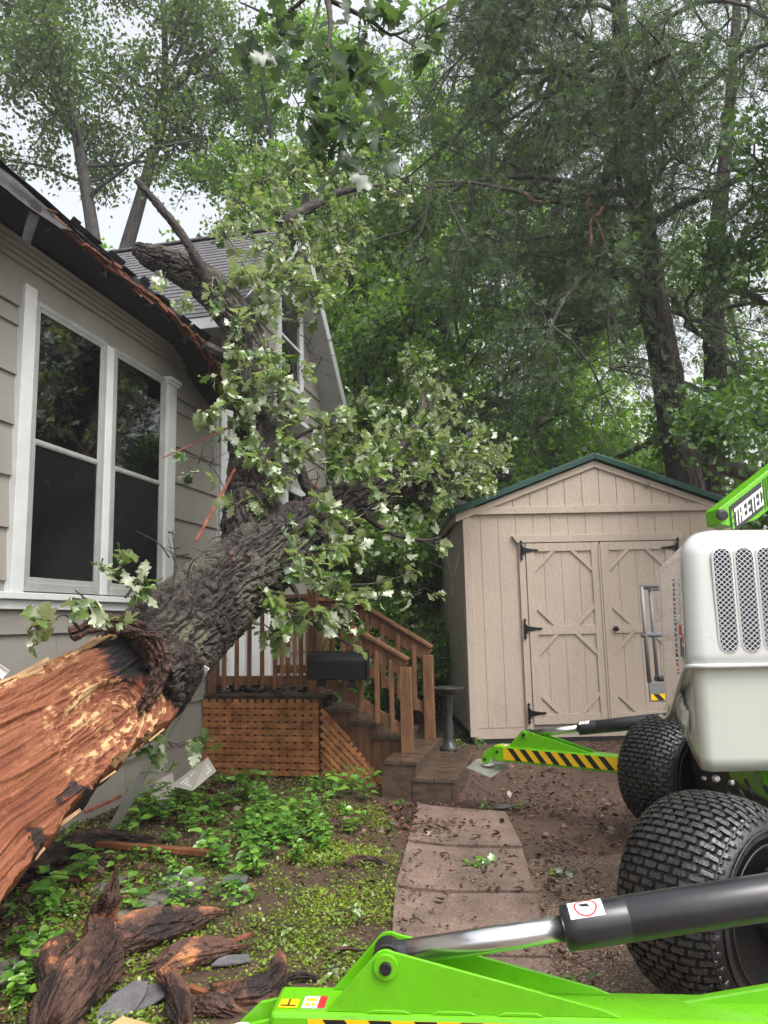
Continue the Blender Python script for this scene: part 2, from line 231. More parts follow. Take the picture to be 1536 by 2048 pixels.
# ------------------------------------------------------------------ mesh builder
ROOT = {}
class MB:
    def __init__(s): s.v = []; s.f = []; s.m = []
    def add(s, vs, fs, mi=0):
        b = len(s.v); s.v += [tuple(map(float, p)) for p in vs]; s.f += [tuple(b + i for i in f) for f in fs]; s.m += [mi] * len(fs)
    def hexa(s, c, mi=0):      # 8 corners: bottom 4 ccw then top 4
        s.add(c, [(0, 3, 2, 1), (4, 5, 6, 7), (0, 1, 5, 4), (1, 2, 6, 5), (2, 3, 7, 6), (3, 0, 4, 7)], mi)
    def box(s, o, a, b, c, mi=0):   # corner o and three edge vectors
        o, a, b, c = map(lambda q: np.asarray(q, float), (o, a, b, c)); s.hexa([o, o + a, o + a + b, o + b, o + c, o + a + c, o + a + b + c, o + b + c], mi)
    def cbox(s, c, ex, ey, ez, mi=0):   # centre and three full edge vectors
        c, ex, ey, ez = map(lambda q: np.asarray(q, float), (c, ex, ey, ez)); s.box(c - ex / 2 - ey / 2 - ez / 2, ex, ey, ez, mi)
    def beam(s, p, q, w, h, up=(0, 0, 1), mi=0):
        p, q = np.asarray(p, float), np.asarray(q, float); d = unit(q - p); x = unit(np.cross(d, up)); u = np.cross(x, d)
        s.box(p - x * w / 2 - u * h / 2, x * w, q - p, u * h, mi)
    def prism(s, pts, t, mi=0):
        pts = [np.asarray(p, float) for p in pts]; t = np.asarray(t, float); n = len(pts)
        s.add(pts + [p + t for p in pts], [tuple(range(n - 1, -1, -1)), tuple(range(n, 2 * n))] + [(i, (i + 1) % n, n + (i + 1) % n, n + i) for i in range(n)], mi)
    def tube(s, pts, rs, k=8, mi=0, cap=True):
        pts = np.asarray(pts, float); n = len(pts); rs = np.broadcast_to(np.asarray(rs, float), (n,))
        T = np.gradient(pts, axis=0); T /= (np.linalg.norm(T, axis=1, keepdims=True) + 1e-9)
        ref = np.array([0.13, 0.21, 0.97]) if abs(T[0] @ np.array([0.13, 0.21, 0.97])) < .9 else np.array([1., 0.1, 0])
        a = np.arange(k) * 2 * math.pi / k; V = []; x = unit(np.cross(T[0], ref))
        for i in range(n):
            x = unit(x - T[i] * (x @ T[i])); y = np.cross(T[i], x); V.append(pts[i] + rs[i] * (np.outer(np.cos(a), x) + np.outer(np.sin(a), y)))
        V = np.concatenate(V); F = [(i * k + j, i * k + (j + 1) % k, (i + 1) * k + (j + 1) % k, (i + 1) * k + j) for i in range(n - 1) for j in range(k)]
        if cap: F += [tuple(range(k - 1, -1, -1)), tuple((n - 1) * k + j for j in range(k))]
        s.add(V, F, mi)
    def lathe(s, c, prof, ax=(0, 0, 1), k=24, mi=0):   # prof: (radius, height)
        c = np.asarray(c, float); ax = unit(ax); x = unit(np.cross(ax, (0.3, 0.9, 0.1))); y = np.cross(ax, x); V = []
        for r, h in prof:
            for j in range(k): t = 2 * math.pi * j / k; V.append(c + ax * h + r * (x * math.cos(t) + y * math.sin(t)))
        n = len(prof); s.add(V, [(i * k + j, i * k + (j + 1) % k, (i + 1) * k + (j + 1) % k, (i + 1) * k + j) for i in range(n - 1) for j in range(k)] + [tuple(range(k - 1, -1, -1)), tuple((n - 1) * k + j for j in range(k))], mi)
    def build(s, name, mats, parent=None, smooth=False, bevel=0.0, kind=None, label=None, cat=None, group=None):
        off = np.zeros(3)
        if parent is not None: off = ROOT[parent.name]
        me = bpy.data.meshes.new(name); V = np.asarray(s.v, float) - off
        me.from_pydata(V.tolist(), [], s.f); me.polygons.foreach_set('material_index', s.m)
        for mm in (mats if isinstance(mats, (list, tuple)) else [mats]): me.materials.append(MATS[mm])
        if smooth: me.polygons.foreach_set('use_smooth', [True] * len(me.polygons))
        me.update(); return fin(name, me, parent, off, bevel, kind, label, cat, group)
    def build_split(s, name, mats, parent=None, sub=None, **k):   # one object per separate piece
        par = list(range(len(s.v)))
        def find(a):
            while par[a] != a: par[a] = par[par[a]]; a = par[a]
            return a
        for f in s.f:
            for q in f[1:]: par[find(q)] = find(f[0])
        groups = {}
        for f, mi in zip(s.f, s.m): groups.setdefault(find(f[0]), []).append((f, mi))
        out = []
        for g in groups.values():
            m2 = MB(); ids = sorted({i for f, _ in g for i in f}); mp = {i: j for j, i in enumerate(ids)}; m2.v = [s.v[i] for i in ids]; m2.f = [tuple(mp[i] for i in f) for f, _ in g]; m2.m = [mi for _, mi in g]
            o = m2.build(name, mats, parent, **k)
            if sub is not None: o.parent = sub
            out.append(o)
        return out
def fin(name, me, parent, off, bevel=0, kind=None, label=None, cat=None, group=None):
    o = bpy.data.objects.new(name, me); COL.objects.link(o)
    if parent is not None: o.parent = parent
    ROOT[o.name] = off
    if bevel:
        b = o.modifiers.new('bevel', 'BEVEL'); b.width = bevel; b.segments = 2; b.limit_method = 'ANGLE'
    if kind: o['kind'] = kind
    if label: o['label'] = label
    if cat: o['category'] = cat
    if group: o['group'] = group
    return o
def thing(name, label, cat, loc=(0, 0, 0), group=None):
    o = bpy.data.objects.new(name, None); COL.objects.link(o); o.location = tuple(map(float, loc)); o.empty_display_size = .2
    ROOT[o.name] = np.asarray(loc, float); o['label'] = label; o['category'] = cat
    if group: o['group'] = group
    return o
def fast_mesh(name, V, F, mats, parent=None, attrs=None, smooth=False, kind=None, label=None, cat=None, group=None, off=None):
    """V (N,3), F (M,k) arrays"""
    if off is None: off = ROOT[parent.name] if parent is not None else np.zeros(3)
    me = bpy.data.meshes.new(name); V = np.asarray(V, np.float32) - np.asarray(off, np.float32); F = np.asarray(F, np.int32); k = F.shape[1]
    me.vertices.add(len(V)); me.vertices.foreach_set('co', V.ravel())
    me.loops.add(F.size); me.loops.foreach_set('vertex_index', F.ravel())
    me.polygons.add(len(F)); me.polygons.foreach_set('loop_start', np.arange(0, F.size, k, dtype=np.int32)); me.polygons.foreach_set('loop_total', np.full(len(F), k, np.int32))
    if smooth: me.polygons.foreach_set('use_smooth', np.ones(len(F), bool))
    me.update(calc_edges=True)
    for an, av in (attrs or {}).items():
        a = me.attributes.new(an, 'FLOAT', 'POINT'); a.data.foreach_set('value', np.asarray(av, np.float32))
    me.materials.append(MATS[mats]); return fin(name, me, parent, off, 0, kind, label, cat, group)

# leaf templates (x across, y along, z normal)
LEAF4 = (np.array([[0, 0, 0], [.32, .45, .10], [0, 1, -.05], [-.32, .45, .10]]), [[0, 1, 2, 3]])
def _leaf_tmpl(out, curl=0.18, droop=0.22):
    V = []; n = len(out)
    for x, y in out: V.append([0, y, -droop * y * y])
    for x, y in out: V.append([x, y, curl * x - droop * y * y + .05 * math.sin(9 * y)])
    for x, y in out: V.append([-x, y, curl * x - droop * y * y - .04 * math.sin(8 * y)])
    F = []
    for i in range(n - 1): F.append([i, n + i, n + i + 1, i + 1]); F.append([i + 1, 2 * n + i + 1, 2 * n + i, i])
    return np.array(V), F
OAK = _leaf_tmpl([(x_ * .88, y_) for x_, y_ in [(.012, 0), (.02, .12), (.12, .22), (.10, .30), (.24, .40), (.11, .47), (.33, .62), (.35, .70), (.17, .72), (.22, .86), (.10, .90), (.02, 1.0)]])
OVAL = _leaf_tmpl([(.01, 0), (.20, .18), (.32, .40), (.26, .65), (.11, .88), (.005, 1.0)], .3, .15)
def frames(d, n):
    d = d / (np.linalg.norm(d, axis=1, keepdims=True) + 1e-9); x = np.cross(d, n); x /= (np.linalg.norm(x, axis=1, keepdims=True) + 1e-9); z = np.cross(x, d); return x, d, z
def scatter(tm, pos, d, nrm, size, rng, rnd=None):
    TV, TF = tm; TV = np.asarray(TV); TF = np.asarray(TF); X, Y, Z = frames(d, nrm); N = len(pos); k = len(TV)
    V = pos[:, None, :] + size[:, None, None] * (TV[None, :, 0:1] * X[:, None] + TV[None, :, 1:2] * Y[:, None] + TV[None, :, 2:3] * Z[:, None])
    F = (TF[None] + (np.arange(N) * k)[:, None, None]).reshape(-1, TF.shape[1])
    r = rng.random(N) if rnd is None else rnd
    return V.reshape(-1, 3), F, np.repeat(r, k)

# ------------------------------------------------------------------ detailed tube (bark, torn logs)
def spline(pts, n):
    pts = np.asarray(pts, float); P = np.vstack([2 * pts[0] - pts[1], pts, 2 * pts[-1] - pts[-2]]); m_ = len(pts) - 1; out = []
    for t in np.linspace(0, m_ - 1e-6, n):
        i = int(t); f = t - i; a, b, c, d = P[i], P[i + 1], P[i + 2], P[i + 3]
        out.append(.5 * ((2 * b) + (-a + c) * f + (2 * a - 5 * b + 4 * c - d) * f * f + (-a + 3 * b - 3 * c + d) * f ** 3))
    return np.array(out)
def end_caps(V, col, P, T, R_, seed=0):
    """close both ends with rings of jagged broken wood"""
    def rings(v0, p0, t0, r0, c0):
        o, oc = [], []
        for f in (.9, .78, .64, .5, .36, .22, .1, .01):
            q = p0 + (v0 - p0) * f; n = fbm(q * 26 + seed, 3) - .5; o.append(q + t0 * (n * .5 * r0)[:, None]); oc.append(c0 * 0 + .62 + n * .8)
        return np.array(o), np.array(oc)
    a, ac = rings(V[0], P[0], T[0], R_[0], col[0]); b, bc = rings(V[-1], P[-1], T[-1], R_[-1], col[-1])
    return np.concatenate([a[::-1], V, b]), np.concatenate([ac[::-1], col, bc]), len(V) + 16
def bark_tube(pts, radii, ns, k, disp, kind='oak', seed=0, lump=0.08):
    c = spline(np.hstack([np.asarray(pts, float), np.asarray(radii, float)[:, None]]), ns); P = c[:, :3]; R_ = c[:, 3]
    T = np.gradient(P, axis=0); T /= np.linalg.norm(T, axis=1, keepdims=True)
    s = np.concatenate([[0], np.cumsum(np.linalg.norm(np.diff(P, axis=0), axis=1))])
    x = unit(np.cross(T[0], (0.1, 0.3, 0.95))); X = []; 
    for i in range(ns): x = unit(x - T[i] * (x @ T[i])); X.append(x)
    X = np.array(X); Yv = np.cross(T, X); a = np.arange(k) * 2 * math.pi / k
    dirs = np.cos(a)[None, :, None] * X[:, None] + np.sin(a)[None, :, None] * Yv[:, None]
    q = np.stack([np.cos(a)[None] * R_[:, None], np.sin(a)[None] * R_[:, None], np.repeat(s[:, None], k, 1)], -1) + seed * 3.7
    warp = (fbm(q * np.array([6, 6, 5]), 3) - .5)[..., None] * 0.10
    qq = q + warp
    if kind == 'oak':
        r1 = np.abs(2 * fbm(qq * np.array([30, 30, 6.5]), 2) - 1) * 4.0; r2 = np.abs(2 * vnoise(qq * np.array([30, 30, 26]) + 5) - 1) * 3.0; r3 = fbm(qq * np.array([120, 120, 60]), 2)
        h = np.clip(r1, 0, 1) ** .7 * (.55 + .45 * np.clip(r2, 0, 1) ** .6) * .8 + .45 * (r3 - .35)
    elif kind == 'cedar':
        h = fbm(qq * np.array([30, 30, 1.6]), 3); h = np.clip((h - .3) * 2.2, 0, 1)
    else:
        h0 = fbm(qq * np.array([16, 16, 3.5]), 3); h0 = np.clip((h0 - .25) * 2, 0, 1) * 5; h = (np.floor(h0) + sm(.55, 1, h0 % 1)) / 5 * .8 + .45 * (fbm(q * np.array([110, 110, 9]), 2) - .3)
    lumpv = (fbm(q * 2.2 + 9, 3) - .5) * 2 * lump
    rr = R_[:, None] * (1 + lumpv) + disp * (h - .6)
    if kind == 'rot':      # jagged, splintered ends
        tt = s / s[-1]; endw = np.clip(1 - np.minimum(tt, 1 - tt) / .16, 0, 1)[:, None]; jag = (fbm(np.stack([np.cos(a) * 6, np.sin(a) * 6, a * 0 + seed], -1), 3) - .5)[None] * 3.2 * R_.max()
        rr = rr * (1 - .55 * endw * np.clip(.5 + jag * 6, 0, 1))
        sgn = np.where(tt > .5, 1, -1)[:, None]; V = P[:, None] + dirs * rr[..., None] + T[:, None] * (endw * jag * sgn)[..., None]
    else: V = P[:, None] + dirs * rr[..., None]
    lich = fbm(q * np.array([3, 3, 3]) + 31, 3)
    col = h * .65 + (lich - .5) * .9 + .1  # furrow shade put into the bark colour by height, plus random lichen patches
    V, col, ns = end_caps(V, col, P, T, R_, seed)
    V = V.reshape(-1, 3); idx = np.arange(ns * k).reshape(ns, k); r = np.roll(idx, -1, 1)
    F = np.stack([idx[:-1], r[:-1], r[1:], idx[1:]], -1).reshape(-1, 4)
    return V, F, col.ravel()
def cat(parts):
    Vs, Fs, As = [], [], []; b = 0
    for V, F, A in parts: Vs.append(V); Fs.append(np.asarray(F) + b); As.append(A); b += len(V)
    return np.concatenate(Vs), np.concatenate(Fs), np.concatenate(As)
# ------------------------------------------------------------------ ground, path
def grid_ground():
    a = np.arange(-4, 4.001, .035); xs = np.concatenate([[-90, -60, -40, -25, -16, -11, -8, -6.5, -5.5, -4.7], a, [4.6, 5.4, 6.5, 8, 11, 16, 25, 40, 60, 90]])
    b = np.arange(1.2, 10.2, .035); ys = np.concatenate([[-60, -30, -15, -8, -4, -2, -.5, .4], b, [10.8, 11.6, 13, 15, 18, 22, 28, 40, 60, 90, 140]])
    X, Y = np.meshgrid(xs, ys, indexing='ij'); Z = gh(X, Y); p = np.stack([X, Y, np.zeros_like(X)], -1)
    near = sm(12, 7, np.hypot(X, Y - 4))
    Z = Z + near * ((fbm(p * 2.0, 3) - .5) * .05 * (1 - sm(-.2, .2, X) * sm(2.3, 1.9, X) * .8) + (fbm(p * 14 + 4, 3) - .5) * .022)
    V = np.stack([X, Y, Z], -1).reshape(-1, 3); n, k = X.shape; i = np.arange(n * k).reshape(n, k)
    F = np.stack([i[:-1, :-1], i[1:, :-1], i[1:, 1:], i[:-1, 1:]], -1).reshape(-1, 4)
    fast_mesh('ground', V, F, 'soil', smooth=True, kind='structure')
grid_ground()
def drape(mb, quad, nx, ny, dz, thick=.05):
    a, b, c, d = [np.asarray(q[:2], float) for q in quad]; base = len(mb.v); V = []
    for i in range(nx + 1):
        for j in range(ny + 1):
            u, v = i / nx, j / ny; p = (a * (1 - u) + b * u) * (1 - v) + (d * (1 - u) + c * u) * v
            V.append([p[0], p[1], float(gh(p[0], p[1])) + dz + .004 * math.sin(7 * p[0] + 5 * p[1])])
    F = [(i * (ny + 1) + j, (i + 1) * (ny + 1) + j, (i + 1) * (ny + 1) + j + 1, i * (ny + 1) + j + 1) for i in range(nx) for j in range(ny)]
    mb.add(V, F)
    ring = [i * (ny + 1) for i in range(nx + 1)] + [nx * (ny + 1) + j for j in range(1, ny + 1)] + [i * (ny + 1) + ny for i in range(nx - 1, -1, -1)] + [j for j in range(ny - 1, 0, -1)]
    W = [V[r] for r in ring]; n = len(W); mb.add(W + [[p[0], p[1], p[2] - thick] for p in W], [(i, n + i, n + (i + 1) % n, (i + 1) % n) for i in range(n)])
def quadg(*px): return [gp(*p) for p in px]
mb = MB()
rows = [(836, 1012, 1612), (815, 1046, 1690), (790, 1072, 1782), (782, 1100, 1912), (745, 1135, 2070), (700, 1175, 2330)]
for (l0, r0, y0), (l1, r1, y1) in zip(rows[:-1], rows[1:]):
    g = 3.0
    drape(mb, quadg((l0 + 1, y0 + g), (r0 - 1, y0 + g + 14), (r1 - 1, y1 - g + 14), (l1 + 1, y1 - g)), 10, 10, .028)
mb.build('path', ['path_conc'], smooth=False, kind='structure')
mb = MB(); drape(mb, [(0.80, 5.0), (4.4, 5.5), (4.4, 0.5), (0.35, 0.5)], 30, 30, .012, .06)
mb.build('driveway', ['aggregate'], kind='structure', smooth=True)

# ------------------------------------------------------------------ house
house = thing('house', 'weathered beige lap-sided house with torn eave and taller gabled wing, fallen oak against it', 'house', H(6, 0, 0))
def lap(mb, O, a, b, n, La, Hb, pitch, t=.02, rng=None, joint=0, mi=0, start=0.0):
    """overlapping courses. rng(z0,z1)->(a0,a1) clips each course"""
    i = 0; z = start; r_ = random.Random(5)
    while z < Hb - 1e-3:
        z1 = min(z + pitch, Hb); lo0, hi0 = (0, La) if rng is None else rng(z); lo1, hi1 = (0, La) if rng is None else rng(z1)
        if hi0 - lo0 > .02:
            cuts = [0.0, 1.0]
            if joint: 
                x = r_.uniform(.3, joint) ; L_ = hi0 - lo0
                while x < L_ - .1: cuts.append(x / L_); x += joint
                cuts = sorted(cuts)
            for c0, c1 in zip(cuts[:-1], cuts[1:]):
                g = .0015
                p = lambda f, lo, hi, zz, off: O + a * (lo + (hi - lo) * f + (g if f == c0 and f > 0 else (-g if f == c1 and f < 1 else 0))) + b * zz + n * off
                mb.hexa([p(c0, lo0, hi0, z - (.012 if i else 0), -.01), p(c1, lo0, hi0, z - (.012 if i else 0), -.01), p(c1, lo0, hi0, z - (.012 if i else 0), t), p(c0, lo0, hi0, z - (.012 if i else 0), t),
                         p(c0, lo1, hi1, z1, -.01), p(c1, lo1, hi1, z1, -.01), p(c1, lo1, hi1, z1, .003), p(c0, lo1, hi1, z1, .003)], mi)
        z = z1; i += 1
Z3 = np.zeros(3)
mb = MB(); lap(mb, H(-3, 0, .06), HU, HZ, HN, 11.05, 3.55, .343, .024, joint=1.22)
for q in (0,): mb.box(H(-3, -.2, 0), HU * 14.85, HN * .185, HZ * 3.95)
mb.build('wall_siding', ['siding'], house)
mb = MB(); mb.box(H(-3, -.01, 3.612), HU * 10.95, HN * .038, HZ * .36); mb.build('frieze_board', ['siding'], house, bevel=.003)
mb = MB()
for k, (o, h, z) in enumerate([(.055, .035, 3.90), (.075, .03, 3.936), (.10, .028, 3.967), (.125, .03, 3.996)]): mb.box(H(-3, 0, z), HU * (10.2 + .1 * k), HN * o, HZ * h)
mb.build('crown_moulding', ['siding'], house, bevel=.006)
mb = MB(); mb.box(H(-3, -.15, .0), HU * 14.8, HN * .165, HZ * .10); mb.build('foundation', ['concrete'], house)
# sagging eave: underside boards, then the torn wooden edge, felt and roof deck
ue = np.array([-3, 3.0, 4.27, 4.72, 5.27, 5.95, 6.4, 6.82, 7.1, 7.35, 7.75]); ze = np.array([4.10, 4.10, 4.09, 4.07, 4.06, 4.06, 4.04, 4.0, 3.90, 3.78, 3.62])
def edge_z(u): return np.interp(u, ue, ze)
mb = MB(); us = np.arange(-3, 7.8, .12); rr_ = random.Random(3)
for u0 in us:
    u1 = u0 + .118; e0 = .40 + rr_.uniform(-.02, .015); z0, z1 = edge_z(u0), edge_z(u1); wz = lambda u: 4.03 - max(0, u - 7.0) * .25
    mb.hexa([H(u0, -.1, wz(u0)), H(u1, -.1, wz(u1)), H(u1, e0, z1), H(u0, e0, z0), H(u0, -.1, wz(u0) + .03), H(u1, -.1, wz(u1) + .03), H(u1, e0, z1 + .03), H(u0, e0, z0 + .03)])
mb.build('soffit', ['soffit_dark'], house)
mb = MB()
for u0 in np.arange(4.6, 7.6, .05):
    L_ = rr_.uniform(.06, .35); h = rr_.uniform(.008, .032); o = .405 + rr_.uniform(-.03, .03); z = edge_z(u0) + rr_.uniform(-.01, .035)
    p = H(u0, o, z); q = H(u0 + L_, o + rr_.uniform(-.03, .03), edge_z(u0 + L_) + rr_.uniform(-.02, .03))
    mb.beam(p, q, rr_.uniform(.01, .035), h * .8)
for u0 in (5.7, 6.5, 6.9, 7.15, 7.3):
    for k in range(5):
        p = H(u0 + rr_.uniform(-.1, .1), .38, edge_z(u0)); mb.beam(p, p + HU * rr_.uniform(.05, .2) + HZ * rr_.uniform(-.08, .02) + HN * rr_.uniform(-.05, .06), .012, .02)
mb.build('torn_edge', ['broken_wood'], house)
mb = MB()
for u0 in np.arange(-3, 7.6, .3): # roof deck with a little rise behind the edge
    u1 = u0 + .302; z0, z1 = edge_z(u0) + .035, edge_z(u1) + .035
    mb.hexa([H(u0, -4, z0 + .75), H(u1, -4, z1 + .75), H(u1, .40, z1), H(u0, .40, z0), H(u0, -4, z0 + .80), H(u1, -4, z1 + .80), H(u1, .40, z1 + .05), H(u0, .40, z0 + .05)])
for k in range(26):   # curled shingle ends
    u0 = rr_.uniform(4.8, 7.5); p = H(u0, .40, edge_z(u0) + .07); a_ = HU * rr_.uniform(.08, .2); mb.box(p, a_, HN * rr_.uniform(.02, .05) + HZ * rr_.uniform(-.04, .05), HZ * .006 + HN * .002)
for k in range(9):
    u0 = rr_.uniform(7.15, 7.6); p = H(u0, .38, edge_z(u0) + .06); mb.box(p, HU * rr_.uniform(.08, .16), HN * .06 + HZ * rr_.uniform(-.2, -.05), HU * .01 + HN * .004)
mb.build('roof_deck', ['tarpaper'], house)
def cloth(mb, P00, P10, P11, P01, nx, ny, amp, seed, mi=0, th=.004):
    V = []; 
    for i in range(nx + 1):
        for j in range(ny + 1):
            u, v = i / nx, j / ny; p = (P00 * (1 - u) + P10 * u) * (1 - v) + (P01 * (1 - u) + P11 * u) * v
            V.append(p + HN * amp * float(fbm(np.array([u * 3 + seed, v * 3, seed]), 3) - .5) + HZ * amp * float(fbm(np.array([u * 4, v * 3 + seed, 2.]), 3) - .5))
    V = np.array(V); n = len(V); F = [(i * (ny + 1) + j, (i + 1) * (ny + 1) + j, (i + 1) * (ny + 1) + j + 1, i * (ny + 1) + j + 1) for i in range(nx) for j in range(ny)]
    mb.add(V, F, mi); mb.add(V + HN * th, [f[::-1] for f in F], mi)
mb = MB(); cloth(mb, H(3.6, .41, 4.16), H(4.95, .43, 4.11), H(4.72, .47, 3.99), H(3.6, .47, 3.97), 14, 6, .05, 2)
cloth(mb, H(4.45, .475, 4.04), H(4.535, .48, 4.03), H(4.545, .40, 3.80), H(4.47, .40, 3.80), 3, 8, .012, 5)
cloth(mb, H(3.4, .30, 4.32), H(4.9, .34, 4.19), H(4.95, .45, 4.13), H(3.4, .43, 4.17), 10, 4, .04, 7)
mb.build('hanging_felt', ['felt'], house, smooth=True)
for px, py in ((100, 456), (207, 545), (296, 608), (366, 680)):
    p = wallp(px, py, .36); mb = MB(); mb.box(p, HU * .035, HN * .004, HZ * .10); mb.box(p + HN * .006 - HZ * .03, HU * .02, HN * .004, HZ * .05); mb.box(p - HN * .04 - HZ * .0, HU * .03, HN * .05, HZ * .005); mb.build('gutter_hanger', ['gutter_bit'], house)
# paired windows
def board(mb, u0, u1, z0, z1, o0, o1, mi=0): mb.box(H(u0, o0, z0), HU * (u1 - u0), HN * (o1 - o0), HZ * (z1 - z0), mi)
mb = MB(); board(mb, 4.945, 5.065, 1.69, 3.78, .0, .06); board(mb, 6.865, 7.02, 1.69, 3.74, .0, .07); board(mb, 6.845, 7.06, 3.70, 3.735, .0, .10); board(mb, 6.855, 7.045, 3.672, 3.70, .0, .085)
board(mb, 5.93, 6.02, 1.70, 3.70, .0, .05); mb.build_split('window_casing', ['trim_white'], house, bevel=.004)
mb = MB(); board(mb, 4.6, 7.06, 1.645, 1.69, .0, .075); board(mb, 4.6, 7.06, 1.58, 1.645, .0, .045); mb.build('window_sill', ['trim_white'], house, bevel=.004)
for ua, ub in ((5.067, 5.928), (6.022, 6.863)):
    mb = MB(); board(mb, ua, ua + .05, 1.70, 3.72, .0, .044); board(mb, ub - .05, ub, 1.70, 3.72, .0, .044); board(mb, ua + .05, ub - .05, 3.68, 3.72, .0, .044); board(mb, ua + .05, ub - .05, 1.70, 1.76, .0, .055)
    fr = mb.build('window', ['alu_frame'], house, bevel=.003)
    def sub(nm, mb, mt, bev=0.0): 
        o = mb.build(nm, mt, None, bevel=bev); return o
    a_, b_ = ua + .05, ub - .05
    for nm, z0, z1, o in (('upper_sash', 2.70, 3.68, .036), ('lower_sash', 1.76, 2.74, .041)):
        mb = MB(); w_ = .022; board(mb, a_, a_ + w_, z0, z1, .026, o); board(mb, b_ - w_, b_, z0, z1, .026, o); board(mb, a_ + w_, b_ - w_, z1 - .03, z1, .026, o + .004); board(mb, a_ + w_, b_ - w_, z0, z0 + .035, .026, o + .004)
        s_ = mb.build(nm, ['alu_frame'], fr, bevel=.002) if False else None
        mb2 = mb; off = ROOT[house.name]; ROOT['_'] = off
        class P_: pass
        me_o = mb2.build(nm, ['alu_frame'], house, bevel=.002); me_o.parent = fr
        g_ = MB(); g_.box(H(a_ + w_, .025, z0 + .035), HU * (b_ - a_ - 2 * w_), HN * .006, HZ * (z1 - z0 - .065))
        go = g_.build('pane' if nm[0] == 'u' else 'insect_screen', ['pane' if nm[0] == 'u' else 'screen'], house); go.parent = fr
# side entrance behind the trunk
mb = MB(); board(mb, 8.02, 8.16, .80, 3.86, .0, .06); board(mb, 9.02, 9.14, .80, 3.86, .0, .06); board(mb, 8.16, 9.02, 3.72, 3.86, .0, .055); board(mb, 8.16, 9.02, 3.24, 3.32, .0, .05)
df = mb.build('door_casing', ['trim_white'], house, bevel=.004)
mb = MB(); board(mb, 8.16, 9.02, .80, 3.24, .02, .035); board(mb, 8.26, 8.92, .9, 1.7, .035, .043); board(mb, 8.20, 8.98, 1.86, 1.90, .035, .043); board(mb, 8.20, 8.98, 3.10, 3.14, .035, .043); board(mb, 8.20, 8.24, 1.9, 3.1, .035, .043); board(mb, 8.94, 8.98, 1.9, 3.1, .035, .043)
dr = mb.build('door', ['trim_white'], house, bevel=.003)
mb = MB(); board(mb, 8.245, 8.935, 1.91, 3.09, .036, .039); o_ = mb.build('pane', ['pane'], house); o_.parent = dr
mb = MB(); mb.lathe(H(8.92, .045, 1.78), [(.02, 0), (.03, .02), (.03, .05), (.012, .065)], HN, 14); o_ = mb.build('knob', ['steel'], house, smooth=True); o_.parent = dr
mb = MB(); board(mb, 8.17, 9.01, 3.33, 3.71, .02, .03); o_ = mb.build('transom_window', ['pane'], house); tr = o_
mb = MB()
for k in range(1, 6): board(mb, 8.17 + .14 * k, 8.18 + .14 * k, 3.33, 3.71, .031, .037)
for k in range(1, 3): board(mb, 8.17, 9.01, 3.33 + .127 * k, 3.34 + .127 * k, .032, .036)
o_ = mb.build('muntin', ['trim_white'], house); o_.parent = tr
# taller wing
UA, UR, UB, ZE, ZR = 8.05, 9.9, 11.85, 4.62, 6.72
def gab(z):
    if z <= ZE - .1: return (0, UB - UA)
    f = (z - ZE + .1) / (ZR - ZE); return ((UR - UA) * f - .02, (UB - UA) - (UB - UR) * f + .02)
mb = MB(); lap(mb, H(UA, .012, 0.06), HU, HZ, HN, UB - UA, ZR - .35, .343, .024, rng=lambda z: gab(z + .06)); mb.build('gable_siding', ['siding'], house)
mb = MB(); lap(mb, H(UA, .03, 3.4), -HN, HZ, -HU, 5.0, 1.25, .343, .024); mb.box(H(UA + .02, -5, 0), HN * 5.0, HU * .1, HZ * 4.6); mb.build('wing_siding', ['siding'], house)
mb = MB(); board(mb, UA - .03, UA + .05, .1, 4.55, .03, .05); mb.build('corner_board', ['siding'], house)
def roofz(u): return ZE + (ZR - ZE) * (1 - abs(u - UR) / (UR - 7.7))
OV = .34
def slope(u_e, sgn):
    E0 = H(u_e, OV, ZE); up = (H(UR, OV, ZR + .06) - E0); Ls = np.linalg.norm(up); return E0, up / Ls, Ls
for sgn, u_e in ((1, 7.68), (-1, 12.12)):
    E0, b_, Ls = slope(u_e, sgn); n_ = unit(np.cross(-HN, b_)) * (1 if sgn > 0 else -1); n_ = n_ if n_[2] > 0 else -n_
    mb = MB(); lap(mb, E0 + n_ * .03, -HN, b_, n_, 5.2, Ls, .128, .013, joint=.0, mi=0); mb.build('roof_shingles', ['shingle'], house)
    mb = MB(); mb.box(E0 - b_ * .0, -HN * 5.2, b_ * Ls, n_ * .018); mb.build('roof_sheathing', ['trim_white'], house)
    mb = MB(); mb.box(E0 + HN * .002 - n_ * .13, HN * .025, b_ * (Ls - .01), n_ * .17); mb.build('rake_board', ['trim_white'], house, bevel=.004)
    mb = MB(); mb.box(E0 - HZ * .10, -HN * 5.2, HU * .02 * -sgn, HZ * .12); mb.build('fascia', ['trim_white'], house)
    mb = MB(); q = H(UA if sgn > 0 else UB, OV, ZE - .09); mb.box(E0 - HZ * .09, -HN * 5.2, (HU * (abs(u_e - (UA if sgn > 0 else UB)))) * sgn, HZ * .012); mb.build('soffit', ['siding'], house)
mb = MB(); mb.beam(H(UR, OV, ZR + .10), H(UR, -4.9, ZR + .10), .16, .03); mb.build('ridge_cap', ['shingle'], house, bevel=.006)
